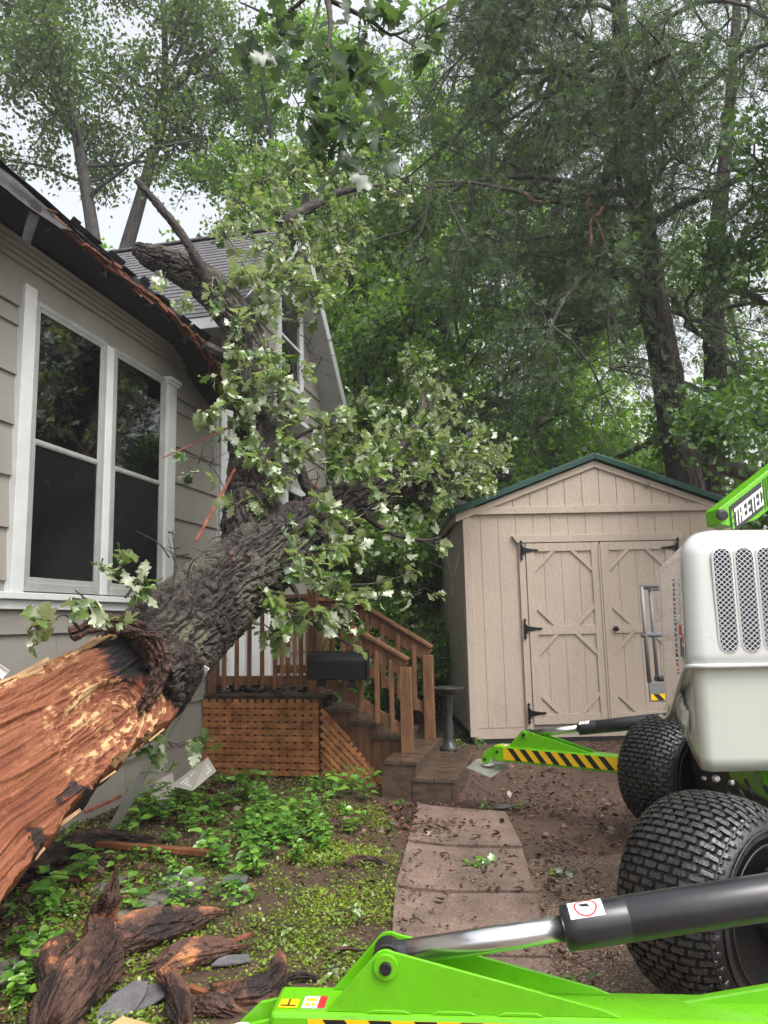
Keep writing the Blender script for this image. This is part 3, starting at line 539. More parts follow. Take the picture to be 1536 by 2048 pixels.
def simple_window(u0, u1, z0, z1):
    mb = MB(); c = .09; board(mb, u0, u0 + c, z0, z1, .0, .07); board(mb, u1 - c, u1, z0, z1, .0, .07); board(mb, u0 + c, u1 - c, z1 - c, z1, .0, .07); board(mb, u0 + c, u1 - c, z0, z0 + .07, .0, .085)
    zm = (z0 + z1) / 2; board(mb, u0 + c, u1 - c, zm - .02, zm + .02, .03, .055)
    fr = mb.build('window', ['trim_white'], house, bevel=.004)
    g_ = MB(); board(g_, u0 + c, u1 - c, z0 + .07, z1 - c, .025, .036); go = g_.build('pane', ['pane'], house); go.parent = fr
simple_window(9.72, 10.70, 4.62, 5.98); simple_window(9.95, 10.75, 2.35, 3.28)
p0 = H(9.0, .02, 3.98); mb = MB(); mb.hexa([p0, p0 + HU * 1.1, p0 + HU * 1.1 + HN * .5 - HZ * .12, p0 + HN * .5 - HZ * .12, p0 + HZ * .05, p0 + HU * 1.1 + HZ * .05, p0 + HU * 1.1 + HN * .5 - HZ * .07, p0 + HN * .5 - HZ * .07]); mb.build('door_hood', ['trim_white'], house, bevel=.004)

# ------------------------------------------------------------------ porch and steps
porch = thing('porch', 'wet brown timber porch with orange lattice skirt and stairs beside the house', 'porch', H(7.75, .6, 0))
UP0, UP1, W1, DZ = 7.75, 8.95, 1.24, .76
def hb(mb, u0, u1, w0, w1, z0, z1, mi=0): mb.box(H(u0, w0, z0), HU * (u1 - u0), HN * (w1 - w0), HZ * (z1 - z0), mi)
mb = MB()
for k in range(9): hb(mb, UP0 - .02 + k * .14, UP0 + .115 + k * .14, .035, W1, DZ, DZ + .03 + .002 * (k % 2))
hb(mb, UP0, UP0 + .035, .035, W1 - .03, DZ - .1, DZ - .003); mb.build('deck', ['treadwood'], porch, bevel=.003)
def lattice(name, O, a, b, n, La, Lb, clip=None, diag=False):
    mb = MB(); w_, g_ = (.036 if diag else .046), .052; rr = random.Random(1)
    def strip(p, q, o):
        p, q = np.asarray(p, float), np.asarray(q, float); mb.beam(p + n * o, q + n * o, w_ + rr.uniform(-.002, .002), .006, up=n)
    if not diag:
        k = 0.02
        while k < Lb - .01: strip(O + b * k, O + a * La + b * k, .009); k += .0625
        k = 0.03
        while k < La - .01: mb.beam(O + a * k, O + a * k + b * Lb, .056, .006, up=n); k += .080
    else:
        s2 = math.sqrt(.5)
        for sgn, o in ((1, .009), (-1, 0)):
            for c in np.arange(-1.4, 1.8, .073 if sgn > 0 else .085):
                ts = []
                # line  x*s + y = c  clipped to triangle
                pts = []
                poly = clip; n_ = len(poly)
                for i in range(n_):
                    A, B = np.array(poly[i]), np.array(poly[(i + 1) % n_]); fa = A[1] + sgn * A[0] - c; fb_ = B[1] + sgn * B[0] - c
                    if fa * fb_ < 0: t = fa / (fa - fb_); pts.append(A + (B - A) * t)
                if len(pts) == 2 and np.linalg.norm(pts[0] - pts[1]) > .03: strip(O + a * pts[0][0] + b * pts[0][1], O + a * pts[1][0] + b * pts[1][1], o)
    mb.build(name, ['lattice'], porch)
lattice('lattice_panel', H(UP0 - .012, .02, .035), HN, HZ, -HU, 1.19, .70)
mb = MB(); hb(mb, UP0, UP0 + .01, .02, 1.21, .70, .74); hb(mb, UP0 + .02, UP0 + .06, 1.17, 1.22, 0, .74); hb(mb, UP0 + .5, UP0 + .52, .03, 1.2, .0, .7); mb.build('skirt_frame', ['treadwood'], porch)
lattice('stair_lattice', H(UP0 - .02, 1.235, .0), HN, HZ, -HU, 0, 0, clip=[(0, .03), (0, .68), (.62, -.02), (.55, -.04), (.1, 0)], diag=True)
# posts and rails
def post(mb, u, w, z0, z1, s=.09): hb(mb, u - s / 2, u + s / 2, w - s / 2, w + s / 2, z0, z1)
for u, w, z0, z1 in ((7.82, 1.13, .79, 1.78), (7.82, .09, .79, 1.72), (8.92, 1.16, .79, 1.80), (8.92, .09, .79, 1.72)):
    mb = MB(); post(mb, u, w, z0, z1); mb.build('post', ['deckwood'], porch, bevel=.004)
mb = MB(); hb(mb, 7.80, 7.84, .13, 1.09, .86, .95); hb(mb, 7.80, 7.84, .13, 1.09, 1.60, 1.69); hb(mb, 7.76, 7.88, .04, 1.09, 1.69, 1.73)
hb(mb, 8.90, 8.94, .13, 1.12, .90, .99); hb(mb, 8.90, 8.94, .13, 1.12, 1.60, 1.69); hb(mb, 8.86, 8.98, .04, 1.12, 1.69, 1.73); mb.build_split('rail', ['deckwood'], porch, bevel=.004)
for k in range(7):
    mb = MB(); w = .22 + k * .133; hb(mb, 7.765, 7.80, w - .018, w + .018, .82, 1.66); mb.build('baluster', ['deckwood'], porch, bevel=.003)
for k in range(6):
    mb = MB(); w = .26 + k * .15; hb(mb, 8.865, 8.90, w - .018, w + .018, .88, 1.66); mb.build('baluster', ['deckwood'], porch, bevel=.003)
# stairs: treads step down away from the wall
US0, US1 = 7.47, 8.55
steps = [(1.24, 1.53, .615, 7.62), (1.51, 1.80, .47, 7.62), (1.75, 2.13, .325, 7.62), (1.98, 2.27, .23, 7.45)]
zt = [.64, .52, .40, .275, .14]
runs = [(1.22, 1.52), (1.46, 1.76), (1.70, 2.02), (1.94, 2.24), (2.19, 2.56)]
for k, ((wa, wb), z) in enumerate(zip(runs, zt)):
    u0 = 7.77 if k < 3 else 7.24
    mb = MB(); mid = (wa + wb) / 2; hb(mb, u0, US1, wa, mid - .003, z - .035, z); hb(mb, u0, US1, mid + .003, wb, z - .035, z); mb.build('tread', ['treadwood'], porch, bevel=.004)
    mb = MB(); hb(mb, u0 + .01, US1 - .01, wb - .045, wb - .02, z - (.15 if k < 4 else .26), z - .037); hb(mb, u0 + .012, u0 + .035, wa - .02, wb - .046, -.1, z - .037) if k > 2 else None
    mb.build('riser', ['treadwood'], porch, bevel=.003)
    mb = MB(); uq = 7.82 if k < 3 else u0 + .02; hb(mb, uq, uq + .02, wa + .012, wb - .05, -.12, z - .037); mb.build('side_panel', ['deckwood'], porch, bevel=.002)
for u in (7.84, 8.50):
    mb = MB(); pts = [(1.24, .58), (1.24, .34), (1.80, -.06), (2.05, -.08), (2.05, .05)]; mb.prism([H(u, a_, b_) for a_, b_ in pts], HU * .038); mb.build('stringer', ['treadwood'], porch, bevel=.003)
def handrail(u, w0, z0, w1, z1, newel, bal):
    d = unit(H(u, w1, z1) - H(u, w0, z0)); pz = unit(np.cross(HU, d)); pz = pz if pz[2] > 0 else -pz
    mb = MB(); mb.beam(H(u, w0, z0 - .07), H(u, w1, z1 - .07), .038, .14, up=pz); mb.beam(H(u, w0, z0 - .62), H(u, w1 - .02, z1 - .62), .038, .09, up=pz); mb.build_split('stair_rail', ['deckwood'], porch, bevel=.004)
    mb = MB(); mb.beam(H(u, w0 - .02, z0 + .018), H(u, w1 + .04, z1 + .018), .13, .032, up=pz); mb.build('handrail_cap', ['deckwood'], porch, bevel=.005)
    mb = MB(); post(mb, u + .0, newel[0], newel[1], newel[2], .10); mb.build('newel_post', ['deckwood'], porch, bevel=.005)
    for f in bal:
        w_ = w0 + (w1 - w0) * f; zz = z0 + (z1 - z0) * f; mb = MB(); hb(mb, u - .055, u - .02, w_ - .02, w_ + .02, zz - .70, zz - .05); mb.build('baluster', ['deckwood'], porch, bevel=.003)
handrail(7.66, 1.22, 1.60, 2.06, 1.08, (2.07, .275, 1.03), (.12, .32, .52, .70, .86))
handrail(8.48, 1.24, 1.76, 2.15, 1.16, (2.14, .275, 1.10), (.12, .3, .48, .66, .84))
# charred debris on the deck
mb = MB(); rr = random.Random(9)
for k in range(60):
    p = H(rr.uniform(7.75, 8.2), rr.uniform(.1, 1.05), .80 + rr.uniform(0, .035)); d = np.array([rr.uniform(-1, 1), rr.uniform(-1, 1), rr.uniform(-.15, .2)]); mb.beam(p, p + unit(d) * rr.uniform(.04, .2), rr.uniform(.02, .08), rr.uniform(.008, .025))
mb.build('deck_debris', ['tarpaper'], None, kind='stuff', label='black shingle scraps and bark lying along the porch deck edge', cat='debris')
mb = MB(); p = H(7.86, .62, .815); mb.prism([p, p + HN * .16 + HZ * .02, p + HN * .2 + HU * .03 + HZ * .05, p + HN * .1 + HZ * .06, p + HN * .02 + HZ * .03], HU * .05)
mb.build('wood_chunk', ['pale_wood'], None, bevel=.006, label='small orange split wood chunk resting on the porch deck', cat='wood chunk')
# mailbox
mbx = thing('mailbox', 'black rounded mailbox fixed beside the porch post at the stair top', 'mailbox', at(675, 1330, 6.9))
c0, c1 = at(617, 1330, 6.9), at(733, 1330, 6.88)
def loaf(p, q, w_, h, k=10):
    d = unit(q - p); x = unit(np.cross(d, HZ)); pr = [(-w_ / 2, -h / 2), (w_ / 2, -h / 2), (w_ / 2, h * .12)] + [(w_ / 2 * math.cos(t), h * .12 + h * .38 * math.sin(t)) for t in np.linspace(.15, math.pi - .15, k)] + [(-w_ / 2, h * .12)]
    return [p + x * a_ + HZ * b_ for a_, b_ in pr], q - p
mb = MB(); P, t_ = loaf(c0, c1, .24, .25); mb.prism(P, t_); mb.build('box', ['mailbox_black'], mbx, bevel=.01)
mb = MB(); P, t_ = loaf(c1 + (c1 - c0) * .002, c1 + (c1 - c0) * .04, .255, .265); mb.prism(P, t_); mb.build('door', ['mailbox_black'], mbx, bevel=.006)
mb = MB(); mb.box(c1 + np.array([.03, -.03, .02]), (.012, 0, 0), (0, .05, 0), (0, 0, .03)); mb.build('latch', ['steel'], mbx, bevel=.002)
mb = MB(); mb.box(c0 + np.array([.08, -.06, -.19]), (.06, 0, 0), (0, .2, 0), (0, 0, .06)); mb.box(c1 + np.array([-.16, -.06, -.19]), (.06, 0, 0), (0, .2, 0), (0, 0, .06)); mb.build('bracket', ['iron'], mbx)
# pale panels seen behind the porch rails
def px_box(name, label, cat_, px, Y, depth, mt, extra=None):
    (x0, y0), (x1, y1) = px; a_, b_ = at(x0, y0, Y), at(x1, y1, Y); t = thing(name, label, cat_, ((a_[0] + b_[0]) / 2, Y, b_[2])); return t, a_, b_
t, a_, b_ = px_box('storage_cabinet', 'white two-door cabinet standing on the porch behind the rail balusters', 'cabinet', ((445, 1215), (540, 1340)), 8.15, .3, 'white_plain')
b_[2] = DZ + .03; t.location.z = b_[2]; ROOT[t.name][2] = b_[2]
mb = MB(); mb.box((a_[0], 8.15, b_[2]), (b_[0] - a_[0], 0, 0), (0, .35, 0), (0, 0, a_[2] - b_[2])); mb.build('body', ['white_plain'], t, bevel=.006)
for k in (0, 1):
    mb = MB(); w_ = (b_[0] - a_[0]) / 2; mb.box((a_[0] + k * w_ + .008, 8.13, b_[2] + .03), (w_ - .016, 0, 0), (0, .018, 0), (0, 0, a_[2] - b_[2] - .05)); mb.build('door', ['white_plain'], t, bevel=.004)
# small pale lantern box and white rail hardware near the far post
t = thing('porch_box', 'small white box hanging beside the porch corner under the oak leaves', 'box', at(650, 1165, 8.0))
mb = MB(); c = at(650, 1165, 8.0); mb.cbox(c, (.10, 0, 0), (0, .1, 0), (0, 0, .10)); mb.build('body', ['trim_white'], t, bevel=.006)
mb = MB(); mb.cbox(c + np.array([0, 0, .062]), (.13, 0, 0), (0, .13, 0), (0, 0, .02)); mb.build('lid', ['trim_white'], t, bevel=.004)

# ------------------------------------------------------------------ shed
SY = 8.7; shed = thing('garden_shed', 'beige wooden shed with green roof trim and double doors', 'shed', (2.48, SY, .1))
SX0, SX1, SZ0, SZ1, SPK, SCX = .91, 4.05, .14, 2.66, 3.28, 2.485
fy = SY
def groove_wall(mb, x0, x1, zf0, zf1, y, pitch=.205, th=.02, phase=0.0):
    x = x0
    k = 0
    while x < x1 - 1e-3:
        xn = min(x1, x0 + phase + pitch * (k + 1)) if phase or k else min(x1, x0 + pitch); g = .004
        a, b = x + g, xn - g
        mb.hexa([(a, y, zf0), (b, y, zf0), (b, y + th, zf0), (a, y + th, zf0), (a, y, zf1(a)), (b, y, zf1(b)), (b, y + th, zf1(b)), (a, y + th, zf1(a))]); x = xn; k += 1
    mb.box((x0, y + .006, zf0), (x1 - x0, 0, 0), (0, .03, 0), (0, 0, min(zf1(x0), zf1(x1)) - zf0))
mb = MB(); groove_wall(mb, SX0, SX1, SZ0 + .1, lambda x: 2.66, fy); mb.build('front_wall', ['shed_paint'], shed, bevel=.002)
ridge = lambda x: 3.27 - abs(x - SCX) * .376
mb = MB(); x = SX0 - .02; 
while x < SX1 + .04:
    xn = x + .205
    for a, b in ([(x + .003, xn - .003)] if not (x < SCX < xn) else [(x + .003, SCX), (SCX, xn - .003)]):
        mb.hexa([(a, fy - .012, 2.70), (b, fy - .012, 2.70), (b, fy + .02, 2.70), (a, fy + .02, 2.70), (a, fy - .012, max(2.701, ridge(a))), (b, fy - .012, max(2.701, ridge(b))), (b, fy + .02, max(2.701, ridge(b))), (a, fy + .02, max(2.701, ridge(a)))])
    x = xn
mb.box((SX0, fy + .0, 2.66), (SX1 - SX0, 0, 0), (0, .04, 0), (0, 0, .06)); mb.build('gable_wall', ['shed_paint'], shed, bevel=.002)
mb = MB(); mb.box((SX0 - .075, fy - .035, 2.655), (SX1 - SX0 + .15, 0, 0), (0, .03, 0), (0, 0, .085)); mb.build('belly_board', ['shed_paint'], shed, bevel=.003)
mb = MB(); mb.box((SX0 - .0, fy - .03, .15), (.09, 0, 0), (0, .026, 0), (0, 0, 2.5)); mb.box((SX1 - .09, fy - .03, .15), (.09, 0, 0), (0, .026, 0), (0, 0, 2.5)); mb.build_split('corner_trim', ['shed_paint'], shed, bevel=.003)
mb = MB(); mb.box((SX0 + .05, fy + .005, SZ0 - .02), (SX1 - SX0 - .05, 0, 0), (0, .05, 0), (0, 0, .13)); mb.build('skid_board', ['shed_paint'], shed, bevel=.003)
mb = MB(); mb.box((SX0 + .03, fy + .01, .0), (SX1 - SX0 - .06, 0, 0), (0, 4.1, 0), (0, 0, .115)); mb.build('floor_frame', ['chassis'], shed)
mb = MB()
for sx in (-1, 1):
    a = np.array([SCX, fy - .04, 3.27]); b = np.array([SCX + sx * 1.66, fy - .04, 3.27 - 1.66 * .376]); mb.hexa([a - HZ * .075, b - HZ * .075, b - HZ * .075 + np.array([0, .03, 0]), a - HZ * .075 + np.array([0, .03, 0]), a, b, b + np.array([0, .03, 0]), a + np.array([0, .03, 0])])
mb.build('gable_trim', ['shed_paint'], shed, bevel=.003)
for sx in (-1, 1):
    mb = MB(); a = np.array([SCX, fy - .09, 3.285]); b = np.array([SCX + sx * 1.72, fy - .09, 3.285 - 1.72 * .376]); D = np.array([0, 4.35, 0]); mb.hexa([a, b, b + D, a + D, a + HZ * .075, b + HZ * .075, b + D + HZ * .075, a + D + HZ * .075])
    mb.build('roof', ['shed_roof'], shed, bevel=.006)
mb = MB()
for k in range(20): mb.box((SX0 - .012, fy + .06 + k * .205, SZ0 + .08), (.02, 0, 0), (0, .197, 0), (0, 0, 2.56))
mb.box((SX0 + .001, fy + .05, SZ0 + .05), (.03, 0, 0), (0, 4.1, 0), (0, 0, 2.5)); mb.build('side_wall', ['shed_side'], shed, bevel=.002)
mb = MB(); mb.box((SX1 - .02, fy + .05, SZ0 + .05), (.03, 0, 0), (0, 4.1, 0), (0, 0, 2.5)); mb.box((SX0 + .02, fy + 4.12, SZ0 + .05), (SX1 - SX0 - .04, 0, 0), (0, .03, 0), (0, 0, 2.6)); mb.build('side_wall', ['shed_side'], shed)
mb = MB(); mb.box((SX0 - .09, fy - .02, 2.60), (.03, 0, 0), (0, 4.2, 0), (0, 0, .09)); mb.build('eave_board', ['shed_paint'], shed)
mb = MB(); mb.prism([(1.47, fy - .045, 2.40), (3.50, fy - .045, 2.40), (3.44, fy - .045, 2.315), (1.53, fy - .045, 2.315)], (0, .04, 0)); mb.build('door_header', ['shed_paint'], shed, bevel=.003)
mb = MB(); mb.box((1.545, fy - .03, .21), (.075, 0, 0), (0, .028, 0), (0, 0, 2.10)); mb.box((3.35, fy - .03, .21), (.075, 0, 0), (0, .028, 0), (0, 0, 2.10)); mb.build_split('door_jamb', ['shed_paint'], shed, bevel=.003)
def shed_door(x0, x1):
    z0, z1, y = .27, 2.305, fy - .022
    mb = MB(); groove_wall(mb, x0 + .004, x1 - .004, z0, lambda x: z1, y, pitch=.205, th=.02); d = mb.build('door', ['shed_paint'], shed, bevel=.002)
    mb = MB(); y2, t = y - .020, .019; s_ = .095; zm = 1.26
    mb.box((x0 + .004, y2, z0), (s_, 0, 0), (0, t, 0), (0, 0, z1 - z0)); mb.box((x1 - .004 - s_, y2, z0), (s_, 0, 0), (0, t, 0), (0, 0, z1 - z0))
    a, b = x0 + .004 + s_ + .001, x1 - .004 - s_ - .001
    for zz, h in ((z0, .11), (zm, .10), (z1 - .095, .095)): mb.box((a, y2 + .001, zz), (b - a, 0, 0), (0, t - .001, 0), (0, 0, h))
    mb.build_split('door_rail', ['shed_paint'], shed, sub=d, bevel=.003)
    mb = MB()
    for za, zb in ((z0 + .11, zm), (zm + .10, z1 - .095)):
        for cx, sx in ((a, 1), (b, -1)):
            for cz, sz in ((za, 1), (zb, -1)):
                L_ = .24; w_ = .055; p = np.array([cx, y2 + .003, cz]); X_, Z_ = np.array([sx, 0, 0.]), np.array([0, 0, float(sz)])
                mb.prism([p + X_ * (L_ - w_), p + X_ * L_, p + Z_ * L_, p + Z_ * (L_ - w_)], (0, t - .003, 0))
    mb.build_split('corner_brace', ['shed_paint'], shed, sub=d, bevel=.002)
    return d
d1 = shed_door(1.622, 2.482); d2 = shed_door(2.488, 3.348)
mb = MB(); mb.box((2.50, fy - .0505, .27), (.01, 0, 0), (0, .008, 0), (0, 0, 2.03)); 
def hinge(x, z, s=1):
    mb = MB(); y = fy - .046
    def pl(pts): mb.prism([(x + s * a, y - .006, z + b) for a, b in (pts if s > 0 else pts[::-1])], (0, .006, 0))
    pl([(-.035, -.075), (-.010, -.075), (-.012, .075), (-.033, .075)])
    for q in (-.095, .095): mb.lathe((x + s * -.022, y, z + q), [(.017, 0), (.017, .007)], (0, -1, 0), 10); pl([(-.034, q * .95), (-.022, q * .78), (-.010, q * .95), (-.022, q * 1.33)])
    pl([(-.01, -.032), (.005, -.032), (.14, -.009), (.14, .009), (.005, .032), (-.01, .032)]); mb.lathe((x + s * .145, y, z), [(.015, 0), (.015, .007)], (0, -1, 0), 10); pl([(.155, -.012), (.185, 0), (.155, .012)])
    mb.tube([(x - s * .004, y - .008, z - .05), (x - s * .004, y - .008, z + .05)], .009, 8)
    return mb
for z in (2.215, 1.32, .385): o = hinge(1.595, z + .01).build('hinge', ['iron'], shed); 
for z in (2.215, 1.32, .385): hinge(3.375, z + .01, -1).build('hinge', ['iron'], shed)
mb = MB(); mb.lathe((2.60, fy - .042, 1.31), [(.022, 0), (.02, .01), (.012, .03), (.03, .045), (.03, .06), (.01, .07)], (0, -1, 0), 14); o = mb.build('handle', ['iron'], shed, smooth=True); o.parent = d2
mb = MB(); mb.box((2.465, fy - .054, .28), (.018, 0, 0), (0, .009, 0), (0, 0, 2.0)); mb.build('astragal', ['shed_paint'], shed)
shed.rotation_euler = (0, 0, rad(1.2))
# birdbath beside the shed
bc = gp(893, 1488); bb = thing('birdbath', 'dark pedestal birdbath standing between the steps and the shed', 'birdbath', bc)
k_ = 1.0; bc = at(895, 1378, 8.3); base = float(gh(bc[0], 8.3)); h_ = bc[2] - base
bb.location = (bc[0], 8.3, base); ROOT[bb.name] = np.array([bc[0], 8.3, base]); b0 = np.array([bc[0], 8.3, base])
mb = MB(); mb.lathe(b0, [(.10, 0), (.11, .03), (.07, .06), (.045, .12), (.05, .25), (.04, .3), (.055, h_ - .08), (.08, h_ - .055)], k=20); mb.build('pedestal', ['birdbath'], bb, smooth=True)
mb = MB(); mb.lathe(b0 + HZ * (h_ - .055), [(.05, 0), (.12, .02), (.155, .05), (.17, .06), (.175, .075), (.16, .075), (.14, .055), (.05, .035), (.0, .033)], k=28); mb.build('bowl', ['birdbath'], bb, smooth=True)
# ------------------------------------------------------------------ aerial work platform
lift = thing('aerial_work_platform', 'lime green and white wheeled boom lift with outriggers spread beside the path', 'boom lift', (2.3, 4.3, 0))
def shell(z_lo, z_top, x0, yf, yb, x1, inset, rtop, rcor, name, mt, lowcurve=None, nz=10):
    out = []; 
    side = np.array([.17, .80]) ; L0 = yb - yf
    for t in np.linspace(1, .0, 9): out.append((x0 + .17 * t * L0 / .8, yf + rcor + (L0 - rcor) * t))
    for a in np.linspace(math.pi, 1.5 * math.pi, 9)[1:]: out.append((x0 + rcor + rcor * math.cos(a), yf + rcor + rcor * math.sin(a)))
    for t in np.linspace(0, 1, 12)[1:]: out.append((x0 + rcor + (x1 - x0 - rcor) * t, yf))
    out.append((x1 + .05, yf + .3)); out.append((x1 + .1, yb))
    out = np.array(out); c = np.array([(x0 + x1) / 2 + .1, (yf + yb) / 2]); n = len(out)
    prof = [(0, 0)] + [(f, 0) for f in np.linspace(.15, .84, 6)]
    V = []; lv = []
    for k in range(nz): lv.append((k / (nz - 1) * .88, 0))
    for a in np.linspace(0, math.pi / 2, 8)[1:]: lv.append((None, a))
    for (f, a) in lv:
        for (x, y) in out:
            lo = z_lo if lowcurve is None else lowcurve(x, y)
            zt = z_top - .05 * max(0, (y - yf)) 
            if a == 0: z = lo + (zt - rtop - lo) * (f / .88); q = np.array([x, y])
            else: z = zt - rtop + rtop * math.sin(a); v = c - np.array([x, y]); q = np.array([x, y]) + v / np.linalg.norm(v) * rtop * (1 - math.cos(a)) * 1.25
            # slight tumblehome
            q = q + (c - q) * .05 * max(0, (z - 1.25)) * inset; V.append((q[0], q[1], z))
    m_ = len(lv); F = [(i * n + j, i * n + (j + 1) % n, (i + 1) * n + (j + 1) % n, (i + 1) * n + j) for i in range(m_ - 1) for j in range(n)]
    F.append(tuple((m_ - 1) * n + j for j in range(n))); F.append(tuple(range(n - 1, -1, -1)))
    mb = MB(); mb.add(V, F); o = mb.build(name, [mt], lift, smooth=True)
    return o
low = lambda x, y: 1.215 - .34 * float(sm(3.52, 4.35, y)) ** .8 if y > 3.52 else 1.215
hood = shell(1.215, 1.85, 1.40, 3.50, 4.45, 2.7, 1.0, .12, .07, 'hood', 'hood_white', low)
lowr = lambda x, y: .745 + .17 * float(sm(3.5, 4.4, y))
hl = shell(.745, 1.34, 1.425, 3.525, 4.42, 2.7, 0, .05, .05, 'lower_cover', 'hood_lower', lowr)
# moulded lip where the upper cover ends
lp = [(1.40 + .17 * t, 3.50 + .07 + (.95 - .07) * t) for t in np.linspace(1, 0, 16)]; lp = [(x - .004, y, low(x, y) + .004) for x, y in lp] + [(1.41, 3.515, 1.215), (1.47, 3.498, 1.215)] + [(x, 3.497, 1.215) for x in np.linspace(1.5, 2.7, 8)]
mb = MB(); mb.tube(lp, .011, 8); mb.build('cover_lip', ['hood_white'], lift, smooth=True)
# vents
def stadium(cx, cz, w_, h, y, k=10):
    r = w_ / 2; return [(cx + r * math.cos(a), y, cz + h / 2 - r + r * math.sin(a)) for a in np.linspace(0, math.pi, k)] + [(cx + r * math.cos(a), y, cz - h / 2 + r + r * math.sin(a)) for a in np.linspace(math.pi, 2 * math.pi, k)]
for i, cx in enumerate((1.572, 1.675, 1.778, 1.881)):
    cz, w_, h, y = 1.515, .080, .475, 3.4995
    mb = MB(); P = stadium(cx, cz, w_, h, y - .001); mb.prism(P, (0, -.002, 0)); v_ = mb.build('vent', ['vent_dark'], lift)  # dark plate set on the cover stands in for a shaded recess
    mb = MB(); P1 = stadium(cx, cz, w_ + .002, h + .002, y - .004); P2 = stadium(cx, cz, w_ + .020, h + .020, y - .0005); n = len(P1); mb.add(P1 + P2, [(j, n + j, n + (j + 1) % n, (j + 1) % n) for j in range(n)]); o = mb.build('rim', ['hood_white'], lift, smooth=True); o.parent = v_
    mb = MB(); px_, pz_ = .0265, .0118
    def inside(x, z):
        r = w_ / 2; dx = abs(x - cx); dz = abs(z - cz) - (h / 2 - r); return dx < r and (dz < 0 or dx * dx + dz * dz < r * r)
    nrow = int(h / pz_) + 2
    for a in range(-1, nrow):
        for b in range(-3, 4):
            x0 = cx + b * px_ + (px_ / 2 if a % 2 else 0); z0 = cz - h / 2 + a * pz_
            for sx in (-1, 1):
                x1_, z1_ = x0 + sx * px_ / 2, z0 + pz_
                if inside((x0 + x1_) / 2, (z0 + z1_) / 2): 
                    mb.add([(x0, y - .005, z0 - .0019), (x1_, y - .005, z1_ - .0019), (x1_, y - .0045, z1_ + .0019), (x0, y - .0045, z0 + .0019)], [(0, 1, 2, 3)])
    o = mb.build('wire_mesh', ['mesh_wire'], lift); o.parent = v_
# label strip and warning stickers on the side of the hood
sd_ = unit(np.array([.17 / .95 * .95, .88, 0])); so_ = np.array([-sd_[1], sd_[0], 0])
def sidept(s, z): return np.array([1.40, 3.57, 0]) + sd_ * s + so_ * .004 + np.array([0.05 * (z - 1.25) * .6 if z > 1.25 else 0, 0, z])
def sticker(name, s0, s1, z0, z1, mt, rows=None, par=lift, off=.002):
    mb = MB(); mb.prism([sidept(s0, z0), sidept(s1, z0), sidept(s1, z1), sidept(s0, z1)], so_ * off)
    mts = [mt]
    if rows:
        for (a, b, c, d, mm) in rows:
            if mm not in mts: mts.append(mm)
            mb.prism([sidept(s0 + (s1 - s0) * a, z0 + (z1 - z0) * c) + so_ * (off + .0005), sidept(s0 + (s1 - s0) * b, z0 + (z1 - z0) * c) + so_ * (off + .0005), sidept(s0 + (s1 - s0) * b, z0 + (z1 - z0) * d) + so_ * (off + .0005), sidept(s0 + (s1 - s0) * a, z0 + (z1 - z0) * d) + so_ * (off + .0005)], so_ * .001, mts.index(mm))
    return mb.build(name, mts, par)
sticker('warning_label', .02, .13, 1.235, 1.40, 'white_plain', [(.35, 1, .72, 1, 'red'), (.45, .6, .1, .65, 'decal_grey'), (.7, .82, .1, .65, 'decal_grey'), (0.05, .3, .5, .75, 'red'), (0.05, .3, .05, .4, 'decal_grey')])
mb = MB(); mts = ['blue_ink', 'orange', 'decal_grey']; rr = random.Random(4); z = 1.16
while z < 1.62:
    hgt = rr.uniform(.008, .02); mi = 1 if z < 1.21 else (2 if z < 1.26 else 0)
    for s_ in (.20, .232):
        mb.prism([sidept(s_, z), sidept(s_ + .024 * rr.uniform(.6, 1), z), sidept(s_ + .024, z + hgt), sidept(s_, z + hgt)], so_ * .002, mi)
    z += hgt + rr.uniform(.006, .012)
mb.build('decal_lettering', mts, lift)
def text_mesh(s, size, ext=.002, bold=0.0):
    c = bpy.data.curves.new('lettering', 'FONT'); c.body = s; c.size = size; c.extrude = ext; c.offset = bold; c.resolution_u = 3
    o = bpy.data.objects.new('tmp', c); COL.objects.link(o); dg = bpy.context.evaluated_depsgraph_get(); me = bpy.data.meshes.new_from_object(o.evaluated_get(dg)); bpy.data.objects.remove(o); return me
def place_text(me, O, ex, ey, name, mt, parent):
    n = np.cross(unit(ex), unit(ey)); V = np.array([v.co[:] for v in me.vertices]); W = O + V[:, 0:1] * ex + V[:, 1:2] * ey + V[:, 2:3] * n - ROOT[parent.name]
    me.vertices.foreach_set('co', W.astype(np.float32).ravel()); me.materials.clear(); me.materials.append(MATS[mt]); me.update(); me.name = name
    o = bpy.data.objects.new(name, me); COL.objects.link(o); o.parent = parent; ROOT[o.name] = ROOT[parent.name]; return o
me = text_mesh('nifty', .20, .006, .006); es = unit(np.array([-.17, -.88, 0])); ez = np.array([0, 0, 1.]) 
place_text(me, np.array([1.425 + .10, 3.575 + .50, 0]) + so_ * .012 + np.array([0, 0, .965]), unit(es * 1.0 + HZ * -.22), unit(ez * 1.0 + es * .0), 'embossed_logo', 'hood_white', lift)

# rain drops on the hood
M('water', (0.72, 0.73, 0.75), 0.05, var=0.05, spec=0.9, coat=1.0)
mb = MB(); rr = random.Random(8)
for k in range(330):
    s_ = rr.uniform(.0, .78); z = rr.uniform(1.30 - .25 * s_, 1.78); c = sidept(s_, z) - so_ * .003; r = rr.uniform(.0012, .0036); mb.lathe(c, [(r, 0), (r * .8, r * .5), (r * .3, r * .75)], so_, 6)
for k in range(160):
    x, z = rr.uniform(1.47, 2.0), rr.uniform(1.24, 1.74); r = rr.uniform(.001, .003); mb.lathe((x, 3.4995, z), [(r, 0), (r * .8, r * .5), (r * .3, r * .75)], (0, -1, 0), 6)
mb.build('rain_drop', ['water'], lift, smooth=True, kind='stuff')
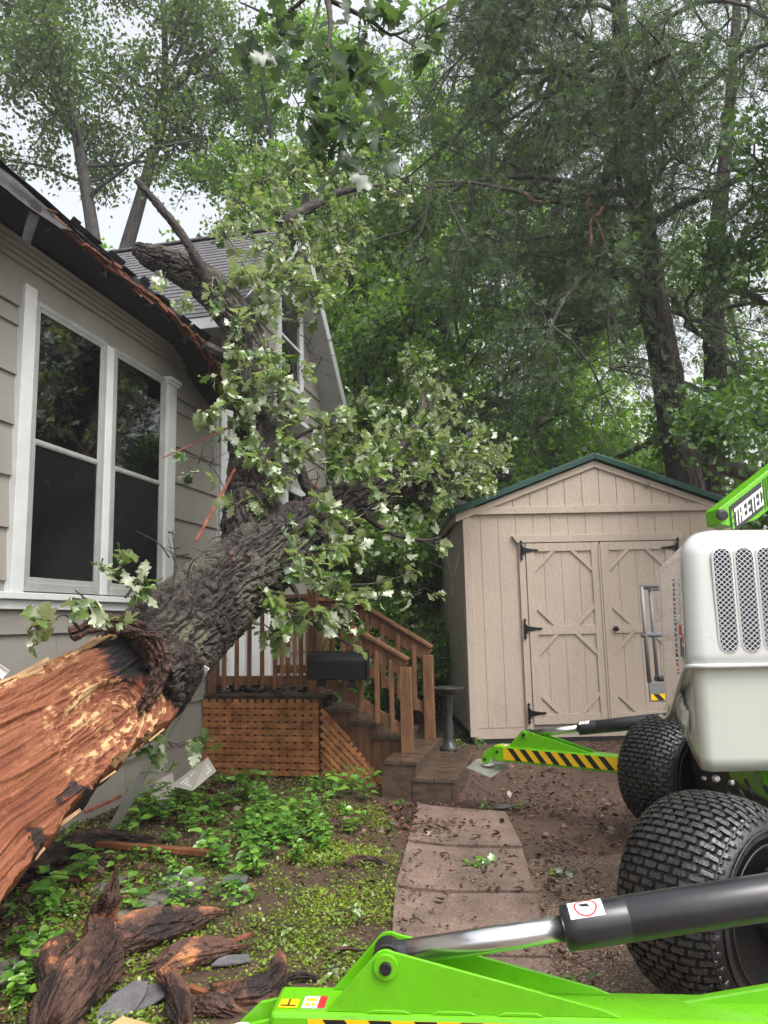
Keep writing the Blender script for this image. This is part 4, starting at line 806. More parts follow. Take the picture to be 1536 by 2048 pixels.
# wheels
WN = unit(np.array([.556, -.83, 0])); WD = unit(np.array([-.83, -.556, 0]))
def make_wheel_parts(c, root):
    R0, W = .40, .45; ax = WN
    def crown(s): return R0 - .018 - .075 * abs(s / (W / 2)) ** 3.2
    prof = [(.16, W * .5 - .03), (.22, W * .5 - .005), (.29, W * .5), (.335, W * .5 - .02)]
    prof = [(r, -h) for r, h in prof] + [(crown(s), s) for s in np.linspace(-W / 2 + .03, W / 2 - .03, 12)] + [(r, h) for r, h in prof[::-1]]
    mb = MB(); mb.lathe(c, prof, ax, 72); ty = mb.build('tyre', ['rubber'], root, smooth=True)
    # tread blocks
    x = unit(np.cross(ax, HZ)); y = np.cross(ax, x)
    mb = MB(); NR = 76; nb = 7; pitch = (W - .03) / nb
    for i in range(NR):
        th = 2 * math.pi * i / NR; dth = 2 * math.pi / NR * .37
        for j in range(nb + (0 if i % 2 else 1)):
            s = -W / 2 + .015 + (j + (.5 if i % 2 else 0)) * pitch; s0, s1 = s - pitch * .41, s + pitch * .41
            s0, s1 = max(s0, -W / 2 + .012), min(s1, W / 2 - .012)
            if s1 - s0 < .012: continue
            cc = []
            g = .18 * (s1 - s0)
            g *= .6; loop = [(s0 + g, -1), (s0 + 2.2 * g, -.88), (s1 - 2.2 * g, -.88), (s1 - g, -1), (s1, -.6), (s1, .6), (s1 - g, 1), (s1 - 2.2 * g, .88), (s0 + 2.2 * g, .88), (s0 + g, 1), (s0, .6), (s0, -.6)]
            for dr, sc in ((-.004, 1.0), (.016, .95)):
                for (ss, tt) in loop:
                    sm_ = (s0 + s1) / 2; ss = sm_ + (ss - sm_) * sc; r = crown(ss) + dr; a = th + tt * dth * sc; cc.append(c + ax * ss + r * (x * math.cos(a) + y * math.sin(a)))
            n = len(loop); mb.add(cc, [tuple(range(n, 2 * n))] + [(q, (q + 1) % n, n + (q + 1) % n, n + q) for q in range(n)])
    o = mb.build('tread', ['tread_rubber'], root); o.parent = ty
    mb = MB()
    for r, h in ((.345, W / 2 - .028), (.30, W / 2 + .001), (.25, W / 2)):   # raised sidewall rings
        mb.lathe(c + ax * (h - .002), [(r - .006, 0), (r - .004, .005), (r + .004, .005), (r + .006, 0)], ax, 60)
    o = mb.build('sidewall_ring', ['rubber'], root, smooth=True); o.parent = ty
    mb = MB(); mb.lathe(c, [(.17, W / 2 - .03), (.165, W / 2 - .05), (.15, W / 2 - .12), (.12, W / 2 - .13), (.09, W / 2 - .12), (.085, W / 2 - .02), (.07, W / 2 + .02), (.0, W / 2 + .022)], ax, 32); o = mb.build('rim', ['chassis'], root, smooth=True); o.parent = ty
    mb = MB()
    for k in range(6):
        a = 2 * math.pi * k / 6; p = c + ax * (W / 2 - .125) + .115 * (x * math.cos(a) + y * math.sin(a)); mb.lathe(p, [(.014, 0), (.014, .025), (.008, .03)], ax, 6)
    o = mb.build('wheel_nut', ['steel'], root); o.parent = ty
    return ty
w1 = make_wheel_parts(np.array([1.27, 3.13, .345]), lift)
def copy_tree(o, parent=None, loc=None):
    c = o.copy(); COL.objects.link(c); c.parent = parent; ROOT[c.name] = ROOT.get(o.name)
    if loc is not None: c.location = loc
    for ch in list(o.children): copy_tree(ch, c)
    return c
w2 = copy_tree(w1, lift, (1.97 - 1.27, 5.42 - 3.13, 0.02))
for k, (dx, dy) in enumerate(((1.55, .2), (1.45, .1))):
    copy_tree(w1 if k == 0 else w2, lift, (((0, 0), (.74, 2.29))[k][0] + dx, ((0, 0), (.74, 2.29))[k][1] + dy + .5, 0.0))
# chassis, axles, hydraulics under the hood
mb = MB(); mb.box((1.75, 3.6, .42), (.75, 0, 0), (.35, 2.2, 0), (0, 0, .30)); mb.build('chassis', ['chassis'], lift, bevel=.01)
mb = MB()
for c in (np.array([1.27, 3.13, .345]), np.array([1.97, 5.42, .365])):
    mb.tube([c + WN * .10, c + WN * .30, c + WN * .42 + HZ * .01], [.085, .095, .07], 18); mb.tube([c + WN * .33 + HZ * .05, c + WN * .35 + np.array([.1, .5, .15])], .05, 10)
    mb.cbox(c + WN * .42 + np.array([.0, .03, 0]), WN * .1, WD * .26, HZ * .24); mb.cbox(c + WN * .34 + HZ * .16, WN * .2, WD * .12, HZ * .05)
mb.tube([(1.62, 3.3, .35), (1.95, 3.9, .5), (2.1, 4.6, .5)], .06, 12); mb.build('axle', ['chassis'], lift, bevel=.008)
mb = MB()
for k in range(9):
    p = np.array([1.55 + .06 * k, 3.62 + .03 * (k % 3), .66 + .02 * math.sin(k)]); mb.tube([p, p + np.array([.03, -.02, -.08]), p + np.array([.08, .0, -.16]), p + np.array([.16, .08, -.14])], .009, 8)
mb.build('hydraulic_hose', ['hyd_black'], lift, smooth=True)
mb = MB()
for (a, b, c, r) in ((1.50, 3.6, .70, .018), (1.56, 3.58, .685, .014), (1.47, 3.66, .69, .012), (1.66, 3.02, .31, .014), (1.69, 2.98, .22, .022), (1.58, 2.93, .46, .020), (1.76, 3.45, .62, .025)): mb.lathe((a, b, c), [(r, 0), (r, .02), (r * .6, .022), (r * .6, .05)], unit((-.3, -1, .2)), 8)
mb.build_split('bolt', ['steel'], lift, bevel=.001)
mb = MB(); P = [(1.70, .745), (2.3, .745), (2.3, .35), (1.95, .35), (1.72, .60)]; mb.prism([(x, 3.42, z) for x, z in P], (0, .02, 0)); mb.prism([(x + .02, 3.62, z) for x, z in P], (.05, .5, 0)); mb.build('frame_plate', ['lime'], lift, bevel=.004)

def outrigger(P0, e, L, rise, cyl_len, far):
    """P0 top centre of the outer end; e unit direction to the machine"""
    e = unit(e); pf = np.array([e[1], -e[0], 0]); pf = pf if pf[1] < 0 else -pf   # pf: side facing the camera
    B = lambda s, f, z: P0 + e * s + pf * f + HZ * (z + rise * s)
    t = .002
    mb = MB(); hw, hh = .068, .118
    mb.hexa([B(0, -hw, -hh), B(L, -hw, -hh), B(L, hw, -hh), B(0, hw, -hh), B(0, -hw, 0), B(L, -hw, 0), B(L, hw, 0), B(0, hw, 0)])
    r = mb.build('outrigger', ['lime'], lift, bevel=.010)
    def sub(mb, name, mt, **k): o = mb.build(name, mt if isinstance(mt, list) else [mt], lift, **k); o.parent = r; return o
    mb = MB()
    for s_ in (-1, 1):
        f = s_ * .052; zt_ = .135; pts = [(.13, .0)] + [(.272 + .034 * math.cos(a), zt_ - .034 + .034 * math.sin(a)) for a in np.linspace(math.radians(135), math.radians(60), 7)] + [(.76, .016), (.80, .0)]
        mb.prism([B(a, f - .004, b) for a, b in pts], pf * .009)
        for q in (.22, .37, .52): mb.prism([B(q + a, f + s_ * .005, b) for a, b in ((0, 0), (.02, .008), (.09, .008), (.11, 0))], pf * .004)
    sub(mb, 'bracket_plate', 'lime', bevel=.002)
    mb = MB(); c = B(.272, 0, .10)
    for s_ in (-1, 1): mb.lathe(c + pf * s_ * .056, [(.028, 0), (.028, .010), (.018, .010)], pf * s_, 20)
    for o in mb.build_split('boss', ['lime'], lift, sub=r, bevel=.001): pass
    mb = MB(); mb.tube([c - pf * .075, c + pf * .075], .014, 14); mb.tube([B(.035, hw + .006, -.045) - pf * .02, B(.035, hw + .010, -.045)], .012, 6); mb.build_split('pin', ['chassis'], lift, sub=r, bevel=.002)
    # rod and cylinder climb towards the machine
    q = B(1, 0, 0); up = .157
    d = unit(e + HZ * up)
    c0 = c; rod1 = c + d * cyl_len[0]; bar1 = c + d * cyl_len[1]
    mb = MB(); mb.tube([c0 - pf * .028, c0 + pf * .028], .036, 18); mb.tube([c0, c0 + d * .055], [.03, .028], 16); sub(mb, 'rod_eye', 'hyd_black', smooth=False, bevel=.003)
    mb = MB(); mb.tube([c0 + d * .05, rod1 + d * .03], .0285, 28); sub(mb, 'piston_rod', 'chrome', smooth=True)
    mb = MB(); mb.lathe(rod1, [(.032, -.006), (.042, -.004), (.049, 0), (.0495, .03), (.0495, .145), (.0485, .147), (.0495, .149), (.0495, cyl_len[1] - cyl_len[0])], d, 36); sub(mb, 'cylinder', 'hyd_black', smooth=True)
    # round no-touch sticker wrapped on the cylinder
    top = unit(np.cross(pf, d)); top = top if top[2] > 0 else -top; mb = MB(); R_ = .0503
    def cy(s, a, rr_=R_): return rod1 + d * s + rr_ * (math.cos(a) * pf + math.sin(a) * top)
    for i in range(8):
        a0, a1 = rad(38) + rad(62) * i / 8, rad(38) + rad(62) * (i + 1) / 8; mb.add([cy(.015, a0), cy(.095, a0), cy(.095, a1), cy(.015, a1)], [(0, 1, 2, 3)])
    for i in range(24):
        a0, a1 = 2 * math.pi * i / 24, 2 * math.pi * (i + 1) / 24; f = lambda a, r: cy(.055 + r * math.cos(a), rad(69) + r * 18.9 * math.sin(a), R_ + .0005); mb.add([f(a0, .023), f(a0, .027), f(a1, .027), f(a1, .023)], [(0, 1, 2, 3)], 1)
    mb.add([cy(.036, rad(51), R_ + .0005), cy(.04, rad(47), R_ + .0005), cy(.076, rad(88), R_ + .0005), cy(.072, rad(91), R_ + .0005)], [(0, 1, 2, 3)], 1)
    mb.add([cy(.04, rad(80), R_ + .0006), cy(.046, rad(70), R_ + .0006), cy(.066, rad(66), R_ + .0006), cy(.060, rad(80), R_ + .0006)], [(0, 1, 2, 3)], 2)
    sub(mb, 'warning_sticker', ['white_plain', 'red', 'black'])
    # hazard stripes
    mb = MB(); y0, z0, z1 = hw + .0015, -.100, -.010; s0, s1 = .09, min(L - .05, 1.05)
    mb.prism([B(s0, y0, z0), B(s1, y0, z0), B(s1, y0, z1), B(s0, y0, z1)], pf * .001)
    s = s0 + .035
    while s < s1 - .12: mb.prism([B(s + .075, y0 + .0012, z0), B(s + .125, y0 + .0012, z0), B(s + .05, y0 + .0012, z1), B(s, y0 + .0012, z1)], pf * .001, 1); s += .105
    sub(mb, 'hazard_stripe', ['yellow', 'black'])
    # two small labels on top
    mb = MB()
    def tl(s, f, w_, l, mi, dz=.0012): mb.prism([B(s, f, dz), B(s + w_, f, dz), B(s + w_, f - l, dz), B(s, f - l, dz)], HZ * .0008, mi)
    tl(.015, .045, .045, .04, 0); tl(.020, .038, .035, .004, 1, .0022); tl(.035, .034, .004, .026, 1, .0022); tl(.070, .045, .055, .055, 2); tl(.107, .045, .018, .055, 3, .0022); tl(.076, .036, .012, .012, 0, .0022); tl(.092, .036, .010, .012, 0, .0022); tl(.076, .014, .026, .012, 0, .0022)
    sub(mb, 'top_label', ['yellow', 'black', 'white_plain', 'red'])
    # knuckle, ball and foot
    k0 = B(.02, 0, -.05); k1 = B(-.085, 0, -.115)
    for s_ in (-1, 1):
        mb = MB(); f = s_ * .045; pts = [(.03, -.012), (.03, -.10), (-.03, -.10), (-.062, -.148), (-.10, -.155), (-.118, -.125), (-.10, -.075), (-.05, -.03)]
        mb.prism([B(a, f, b) for a, b in pts], pf * s_ * .010); sub(mb, 'knuckle', 'lime', bevel=.003)
    mb = MB(); mb.tube([k1 - pf * .065, k1 + pf * .065], .013, 12); sub(mb, 'knuckle_pin', 'chassis', bevel=.002)
    mb = MB(); mb.lathe(k1 - HZ * .055, [(.05, 0), (.05, .012), (.034, .02), (.03, .10), (.026, .105)], HZ, 20); sub(mb, 'foot_socket', 'white_plain', smooth=False, bevel=.003)
    mb = MB(); cz = k1 - HZ * .062; A = [cz + e * a + pf * b + HZ * c_ for a, b, c_ in ((-.16, -.11, .03), (-.14, .12, -.005), (.10, .16, -.05), (.17, -.08, .02))]; m0 = cz + HZ * .0
    mb.add(A + [m0] + [p - HZ * .006 for p in A] + [m0 - HZ * .006], [(0, 1, 4), (1, 2, 4), (2, 3, 4), (3, 0, 4), (6, 5, 9), (7, 6, 9), (8, 7, 9), (5, 8, 9), (0, 5, 6, 1), (1, 6, 7, 2), (2, 7, 8, 3), (3, 8, 5, 0)]); sub(mb, 'foot_pad', 'zinc', bevel=.002)
    return r
outrigger(np.array([-.285, 1.95, .56]), np.array([.993, -.085, 0]), 2.3, 0, (.425, 1.5), False)
outrigger(np.array([.87, 6.26, .45]), np.array([.80, -.585, 0]), 1.9, 0.0, (.44, 1.35), True)
_P, _e = np.array([-.285, 1.95, .56]), unit(np.array([.993, -.085, 0])); _b = np.array([-_e[1], _e[0], 0]) * .02; mb = MB(); mb.prism([_P + _e * a + _b + HZ * b for a, b in ((.93, -.004), (2.2, -.004), (2.2, .20), (1.3, .062))], _b * 1.2); mb.build('outrigger_web', ['lime'], lift, bevel=.004)

# boom with its name board
p0 = at(1437, 1018, 4.6); bd = unit(np.array([1.0, .12, .70])); ba = np.array([0, 0, 1.])
mb = MB(); hgt = .24; pts = [p0 + ba * .0, p0 + ba * -.10 + bd * .01, p0 - ba * .17 + bd * .10, p0 - ba * hgt + bd * .3, p0 - ba * hgt + bd * 2.6, p0 + bd * 2.6]
mb.prism(pts, (-.02, .16, 0)); boom = mb.build('boom', ['lime'], lift, bevel=.006)
def bp(s, z): return p0 + bd * s + ba * z + np.array([0, -.003, 0])
mb = MB(); mb.prism([bp(.085, -.035), bp(.36, -.035), bp(.36, -.205), bp(.085, -.205)], (0, -.002, 0))
for k in range(3): s = .375 + k * .02; mb.prism([bp(s, -.03), bp(s + .007, -.03), bp(s + .007, -.215), bp(s, -.215)], (0, -.002, 0))
o = mb.build('name_plate', ['decal_grey'], lift); o.parent = boom
mb = MB(); GL = {'T': [(0, 4, 3, 5), (1.0, 0, 2.0, 4)], 'R': [(0, 0, .9, 5), (.9, 4.1, 3, 5), (2.1, 2.6, 3, 4.1), (.9, 1.9, 2.7, 2.7), (2.0, 0, 2.95, 1.9)], 'E': [(0, 0, .95, 5), (.95, 4.1, 3, 5), (.95, 2.05, 2.6, 2.9), (.95, 0, 3, .9)], 'C': [(0, 0, .95, 5), (.95, 4.1, 3, 5), (.95, 0, 3, .9), (2.1, 3.4, 3, 4.1), (2.1, .9, 3, 1.6)]}
cw = .0108; ch = .0225
for i, L_ in enumerate('TREETEC'):
    for (a, b, c, d_) in GL[L_]:
        s0 = .122 + i * 3.25 * cw; mb.prism([bp(s0 + a * cw, -.182 + b * ch) + np.array([0, -.003, 0]), bp(s0 + c * cw, -.182 + b * ch) + np.array([0, -.003, 0]), bp(s0 + c * cw, -.182 + d_ * ch) + np.array([0, -.003, 0]), bp(s0 + a * cw, -.182 + d_ * ch) + np.array([0, -.003, 0])], (0, -.001, 0))
for k in range(3):
    s0, z0 = .104, -.06 - k * .04; mb.prism([bp(s0 - .012, z0 - .045) + np.array([0, -.003, 0]), bp(s0 + .012, z0 - .045) + np.array([0, -.003, 0]), bp(s0, z0) + np.array([0, -.003, 0])], (0, -.001, 0), 1)
o = mb.build('lettering', ['white_plain', 'lime'], lift); o.parent = boom
mb = MB(); mb.lathe(p0 + bd * .02 - ba * .05 + np.array([0, -.002, 0]), [(.035, 0), (.035, .015), (.02, .02)], (0, -1, 0), 16); o = mb.build('pin', ['chassis'], lift); o.parent = boom
# rescue basket behind the hood
bk = MB(); Y = 6.9
A0, A1, A2 = at(1283, 1173, Y), at(1294, 1365, Y), at(1285, 1271, Y); wx = np.array([.9, .05, 0]); dy = np.array([.32, .7, 0])
rails = MB()
for base, off in ((A0, 0),):
    c = [A0, A0 + wx, A0 + wx + dy, A0 + dy]; mlist = [A2, A2 + wx, A2 + wx + dy, A2 + dy]
    for L_ in (c, mlist): rails.tube(L_ + [L_[0]], .019, 10)
    for i in range(4): rails.tube([c[i], np.array([c[i][0] + .01, c[i][1], A1[2]])], .019, 10)
bas = rails.build('basket', ['basket_grey'], lift, smooth=True)
mb = MB(); z_ = A1[2]; B0 = np.array([A0[0] + .0, A0[1] - .01, z_ - .17]); mb.box(B0, wx, dy, HZ * .01)
mb.box(B0 + np.array([0, -.006, .0]), wx, (0, .006, 0), HZ * .17); mb.box(B0 - np.array([.006, 0, 0]), (.006, 0, 0), dy, HZ * .17); o = mb.build('toe_board', ['basket_grey'], lift, bevel=.003); o.parent = bas
mb = MB(); b1 = B0 + np.array([.01, -.009, .015]); mb.prism([b1, b1 + wx * .95, b1 + wx * .95 + HZ * .055, b1 + HZ * .055], (0, -.001, 0))
for k in range(7): q = b1 + unit(wx) * (.02 + k * .12) + np.array([0, -.002, 0]); mb.prism([q + unit(wx) * .05, q + unit(wx) * .1, q + unit(wx) * .05 + HZ * .055, q + HZ * .055], (0, -.001, 0), 1)
o = mb.build('hazard_stripe', ['yellow', 'black'], lift); o.parent = bas
mb = MB(); mb.box(B0 + np.array([.10, .05, .17]), (.12, 0, 0), (0, .1, 0), HZ * .05); o = mb.build('control_box', ['black'], lift, bevel=.01); o.parent = bas
# ------------------------------------------------------------------ fallen oak
oak = thing('fallen_oak', 'huge uprooted oak with torn orange wood and leafy limbs leaning on the house and shed', 'fallen tree', at(250, 1500, 4.3) * np.array([1, 1, 0]))
def A3(L): return [at(*p) for p in L]
main_px = [(262, 1362, 4.55), (330, 1292, 4.85), (405, 1222, 5.2), (485, 1150, 5.6), (560, 1092, 6.0), (640, 1042, 6.45), (720, 995, 6.9), (800, 958, 7.4), (880, 942, 8.0), (960, 938, 8.7), (1012, 945, 9.2)]
main_r = [.325, .315, .30, .29, .285, .245, .205, .175, .15, .13, .11]
tubes = [bark_tube(A3(main_px), main_r, 900, 380, .060, 'oak', 1, .10)]
V, F, A = tubes[0]; fast_mesh('trunk', V, F, 'bark_oak', oak, {'h': A}, smooth=True)
up_px = [(545, 1130, 5.95), (515, 1060, 6.0), (500, 985, 6.1), (498, 900, 6.2), (506, 820, 6.35), (508, 740, 6.5), (488, 670, 6.6), (452, 610, 6.7), (408, 565, 6.8), (352, 532, 6.8), (300, 512, 6.75), (272, 497, 6.75)]
up_r = [.30, .27, .19, .155, .155, .158, .16, .165, .16, .14, .11, .06]
V, F, A = bark_tube(A3(up_px), up_r, 640, 190, .045, 'oak', 2, .12); fast_mesh('limb', V, F, 'bark_oak', oak, {'h': A}, smooth=True)
limbs = [([(430, 590, 6.7), (408, 545, 6.6), (370, 480, 6.5), (325, 420, 6.4), (272, 360, 6.3)], [.075, .050, .044, .038, .024]),
         ([(470, 640, 6.65), (520, 590, 7.0), (560, 520, 7.4), (600, 440, 7.7), (612, 390, 7.9)], [.10, .08, .07, .055, .035]),
         ([(560, 450, 7.3), (610, 420, 7.6), (680, 385, 8.0), (760, 370, 8.4)], [.05, .06, .04, .02]),
         ([(475, 735, 6.5), (440, 710, 6.3), (408, 690, 6.2)], [.07, .055, .045]),
         ([(560, 800, 6.5), (590, 900, 6.4), (612, 970, 6.3), (650, 1010, 6.3)], [.03, .045, .05, .05]),
         ([(500, 960, 6.1), (560, 900, 6.3), (620, 860, 6.5), (690, 850, 6.8)], [.05, .03, .02, .012]),
         ([(760, 975, 7.2), (800, 900, 7.6), (840, 830, 8.2), (850, 760, 8.7)], [.07, .05, .035, .02]),
         ([(840, 950, 7.7), (900, 900, 8.0), (960, 850, 8.6)], [.05, .04, .02]),
         ([(700, 1000, 6.8), (770, 1060, 6.4), (840, 1080, 6.4), (880, 1075, 6.5)], [.05, .02, .013, .006]),
         ([(640, 1060, 6.2), (660, 1130, 5.8), (700, 1230, 5.6)], [.04, .022, .012]),
         ([(560, 1130, 5.8), (590, 1180, 5.6), (620, 1240, 5.5), (700, 1290, 5.5)], [.04, .018, .012, .008]),
         ([(500, 1180, 5.5), (540, 1200, 5.4), (545, 1270, 5.4)], [.03, .014, .008])]
for k, (pp, rr_) in enumerate(limbs):
    V, F, A = bark_tube(A3(pp), rr_, 90, 26, .014, 'oak', 5 + k, .15); fast_mesh('limb', V, F, 'bark_oak', oak, {'h': A}, smooth=True)

# torn end: exposed heartwood on the camera side, bark at the back
Wpx = [(-460, 1850, 2.6), (-210, 1690, 2.95), (-90, 1600, 3.35), (20, 1530, 3.75), (100, 1478, 4.0), (170, 1430, 4.25), (232, 1390, 4.45), (292, 1350, 4.68)]
Wc = A3(Wpx); Wr = [.50, .45, .415, .38, .355, .335, .325, .315]
def torn():
    ns, k = 740, 420
    c = spline(np.hstack([np.array(Wc), np.array(Wr)[:, None]]), ns); P = c[:, :3]; R_ = c[:, 3]
    T = np.gradient(P, axis=0); T /= np.linalg.norm(T, axis=1, keepdims=True)
    toC = CAM - P; toC -= T * np.sum(toC * T, 1, keepdims=True); Fd = toC / np.linalg.norm(toC, axis=1, keepdims=True); U_ = np.cross(T, Fd); U_ = U_ * np.sign(U_[:, 2:3])
    s = np.linspace(0, 1, ns); Ls = np.linalg.norm(np.diff(P, axis=0), axis=1).sum()
    a = np.arange(k) * 2 * math.pi / k
    ca, sa = np.repeat(np.cos(a)[None], ns, 0), np.repeat(np.sin(a)[None], ns, 0)                       # ca: towards camera, sa: up across
    front = np.clip(ca, 0, 1)
    S = np.repeat(s[:, None], k, 1) * Ls; Xc = sa * R_[:, None]      # across coordinate in metres
    d_end = Ls - S
    # fibres swirl round the old knot near the top end, lower half
    kx, ks = -.10, Ls - .62
    ex, es = (Xc - kx), (S - ks) * .50
    rk = np.where(es > 0, np.sqrt(ex ** 2 + es ** 2), np.abs(ex)); sw = np.exp(-(rk / .30) ** 2)
    q1 = np.stack([Xc * 85, S * 2.2, np.full_like(S, 2.)], -1); n1 = fbm(q1 + (fbm(np.stack([Xc * 4, S * 1.6, S * 0], -1), 2) - .5)[..., None] * 3.2, 4)
    q2 = np.stack([rk * 95, np.where(es > 0, np.arctan2(ex, np.maximum(es, 1e-4)) * .6, np.sign(ex) * .94 + es * 2.4), np.full_like(S, 7.)], -1); n2 = fbm(q2 + (fbm(np.stack([Xc * 9, S * 9, S * 0 + 3], -1), 3) - .5)[..., None] * 4, 3)
    m_up = sm(ks - 1.0, ks - .1, S)                                    # swirl only opens toward the root collar
    sw = sw * m_up
    n1 = np.clip((n1 - .5) * 1.8 + .5, 0, 1); n2 = np.clip((n2 - .5) * 2.2 + .5, 0, 1); sw = np.clip(sw * 1.5, 0, 1); n = n1 * (1 - sw) + n2 * sw
    big = fbm(np.stack([Xc * 6, S * 1.1, S * 0 + 11], -1), 3) - .5
    ledge = np.abs(((Xc * 4.5 + .8 * big + .25 * S) % 1) - .5)          # long splinter steps
    flat = .10 + .10 * fbm(np.stack([Xc * 3, S * 1.0, S * 0 + 4], -1), 2)
    depth = flat + .017 * (n - .5) + .05 * big + .014 * sm(.44, .47, ledge) - .03 * sw * (1 - rk / .3) + .03 * np.exp(-((rk - .2) / .03) ** 2) * sw
    fx = front ** .0 * np.minimum(np.clip(ca, 0, 1) * R_[:, None], depth + .05)   # cut the front off
    rimtop = np.exp(-((sa - .93) / .09) ** 2) * (ca > -.2)
    fx = np.where(ca > 0, fx, ca * R_[:, None])
    barkn = fbm(np.stack([Xc * 16, S * 4, ca * 5 * R_[:, None]], -1), 3)
    rough = np.where(ca > 0, 0, .03 * (barkn - .5))
    edge = .05 * (fbm(np.stack([S * 9, sa * 2, S * 0], -1), 3) - .5) + .02 * (fbm(np.stack([S * 40, sa * 2, S * 0], -1), 2) - .5)
    ux = Xc * (1 + .0) + np.sign(sa) * edge * (np.abs(sa) > .8) * 1.2
    V = P[:, None] + Fd[:, None] * (fx + rough)[..., None] + U_[:, None] * ux[..., None]
    # colour values
    col = .52 + .50 * (n - .5) + .25 * big
    yellow = sw * (np.exp(-((rk - .20) / .06) ** 2) * .9 + .8 * np.exp(-((rk - .09) / .03) ** 2)) * sm(.44, .56, fbm(np.stack([Xc * 40, S * 26, S * 0], -1), 3)) ; col = col + yellow * .42
    scat = (fbm(np.stack([Xc * 22, S * 9, S * 0 + 50], -1), 3) > .60); col = col + .12 * scat
    black = sm(.58, .40, d_end + .45 * np.abs(Xc - .17) + .16 * (n - .5)) * sm(-.10, .06, Xc + .05 * (n - .5))
    black = np.maximum(black, sm(.14, .06, d_end + .12 * (n1 - .5))); col = col * (1 - black) + (.02 + .18 * (n - .3)) * black
    bark = (ca < .02); col = np.where(bark, .06 + .25 * barkn, col)
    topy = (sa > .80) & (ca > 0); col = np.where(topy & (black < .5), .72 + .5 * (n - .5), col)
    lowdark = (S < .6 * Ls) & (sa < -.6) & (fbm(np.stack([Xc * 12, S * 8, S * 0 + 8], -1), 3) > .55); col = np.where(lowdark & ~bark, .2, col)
    V, col, ns = end_caps(V, col, P, T, R_, 3)
    idx = np.arange(ns * k).reshape(ns, k); r = np.roll(idx, -1, 1); F = np.stack([idx[:-1], r[:-1], r[1:], idx[1:]], -1).reshape(-1, 4)
    cap_c = len(V.reshape(-1, 3)); V = V.reshape(-1, 3)
    return V, F, col.ravel(), P, T, Fd, U_, R_
V, F, A, P, T, Fd, U_, R_ = torn()
fast_mesh('torn_wood', V, F, 'torn_wood', oak, {'h': A}, smooth=True)
# dark rotten collar curling over the end of the tear
e0 = P[-1]; f0, u0_, t0 = Fd[-1], U_[-1], T[-1]; R0 = R_[-1]
col_pts = [at(*q) for q in ((140, 1268, 4.12), (195, 1250, 4.2), (250, 1253, 4.3), (298, 1272, 4.38), (322, 1318, 4.42), (310, 1372, 4.38), (287, 1412, 4.36), (264, 1452, 4.38), (238, 1492, 4.40))]
for a in []:
  for a in np.linspace(rad(128), rad(-72), 14):
      s_ = 0; col_pts.append(e0 + t0 * (-.02 + .03 * math.cos(a) - .50 * max(0, (a - rad(75)) / rad(53)) ** 1.1) + u0_ * R0 * (1.0 if a > 0 else 1.0) * math.sin(a) * (.98 if a < rad(80) else .99) + f0 * (.13 + .03 * math.cos(a)) + t0 * R0 * .55 * math.cos(a) * (1 if a < rad(90) else 0))
crr = [.03, .045, .055, .065, .075, .065, .05, .04, .02]
V, F, A = bark_tube(col_pts, np.array(crr) * .9, 420, 110, .045, 'oak', 21, .5); fast_mesh('rotten_collar', V, F, 'rotten_wood', oak, {'h': A * .75 - .12}, smooth=True)
V, F, A = bark_tube([e0 - t0 * .10 + u0_ * .05, e0 + t0 * .05 + u0_ * .03, e0 + t0 * .25], [.30, .33, .26], 120, 140, .05, 'oak', 23, .2); fast_mesh('rotten_core', V, F, 'rotten_wood', oak, {'h': A * .45 - .15}, smooth=True)
# splinters and loose chips on the torn face and along its upper edge
mb = MB(); rr = random.Random(12)
for k in range(50):
    i = int(rr.uniform(.25, .9) * 739); up_ = rr.random() < .9
    p = P[i] + Fd[i] * (.10 + rr.uniform(0, .07)) + U_[i] * R_[i] * (rr.uniform(.86, .98) if up_ else rr.uniform(-.98, -.9)); d = unit(T[i] + U_[i] * rr.uniform(-.08, .10) + Fd[i] * rr.uniform(-.05, .1)); L_ = rr.uniform(.06, .24); w_ = rr.uniform(.006, .02)
    q = p + d * L_; mb.beam(p, q, w_, w_ * .6, up=Fd[i])
mb.build('splinter', ['pale_wood'], oak, kind='stuff')
mb = MB()
for (px, py) in ((30, 1465), (85, 1448), (20, 1477)):
    p = at(px, py, 3.62); i = int(np.argmin(np.linalg.norm(P - p, axis=1))); p = P[i] + Fd[i] * .215 + U_[i] * ((p - P[i]) @ U_[i]); d = unit(T[i] + U_[i] * rr.uniform(-.12, .12)); mb.beam(p, p + d * rr.uniform(.04, .12), .016, .012, up=Fd[i])
mb.build('charred_chip', ['black'], oak, kind='stuff')
# knot and scars on the bark
mb = MB()
for px, py in ((497, 1110), (462, 1108), (468, 1120)): mb.lathe(at(px, py, 5.27 if px > 480 else 5.12), [(.0, -.01), (.018, -.008), (.022, .002), (.014, .012), (.0, .014)], unit(CAM - at(px, py, 5.2)), 10)
mb.build('knot', ['knot'], oak, smooth=True, kind='stuff')

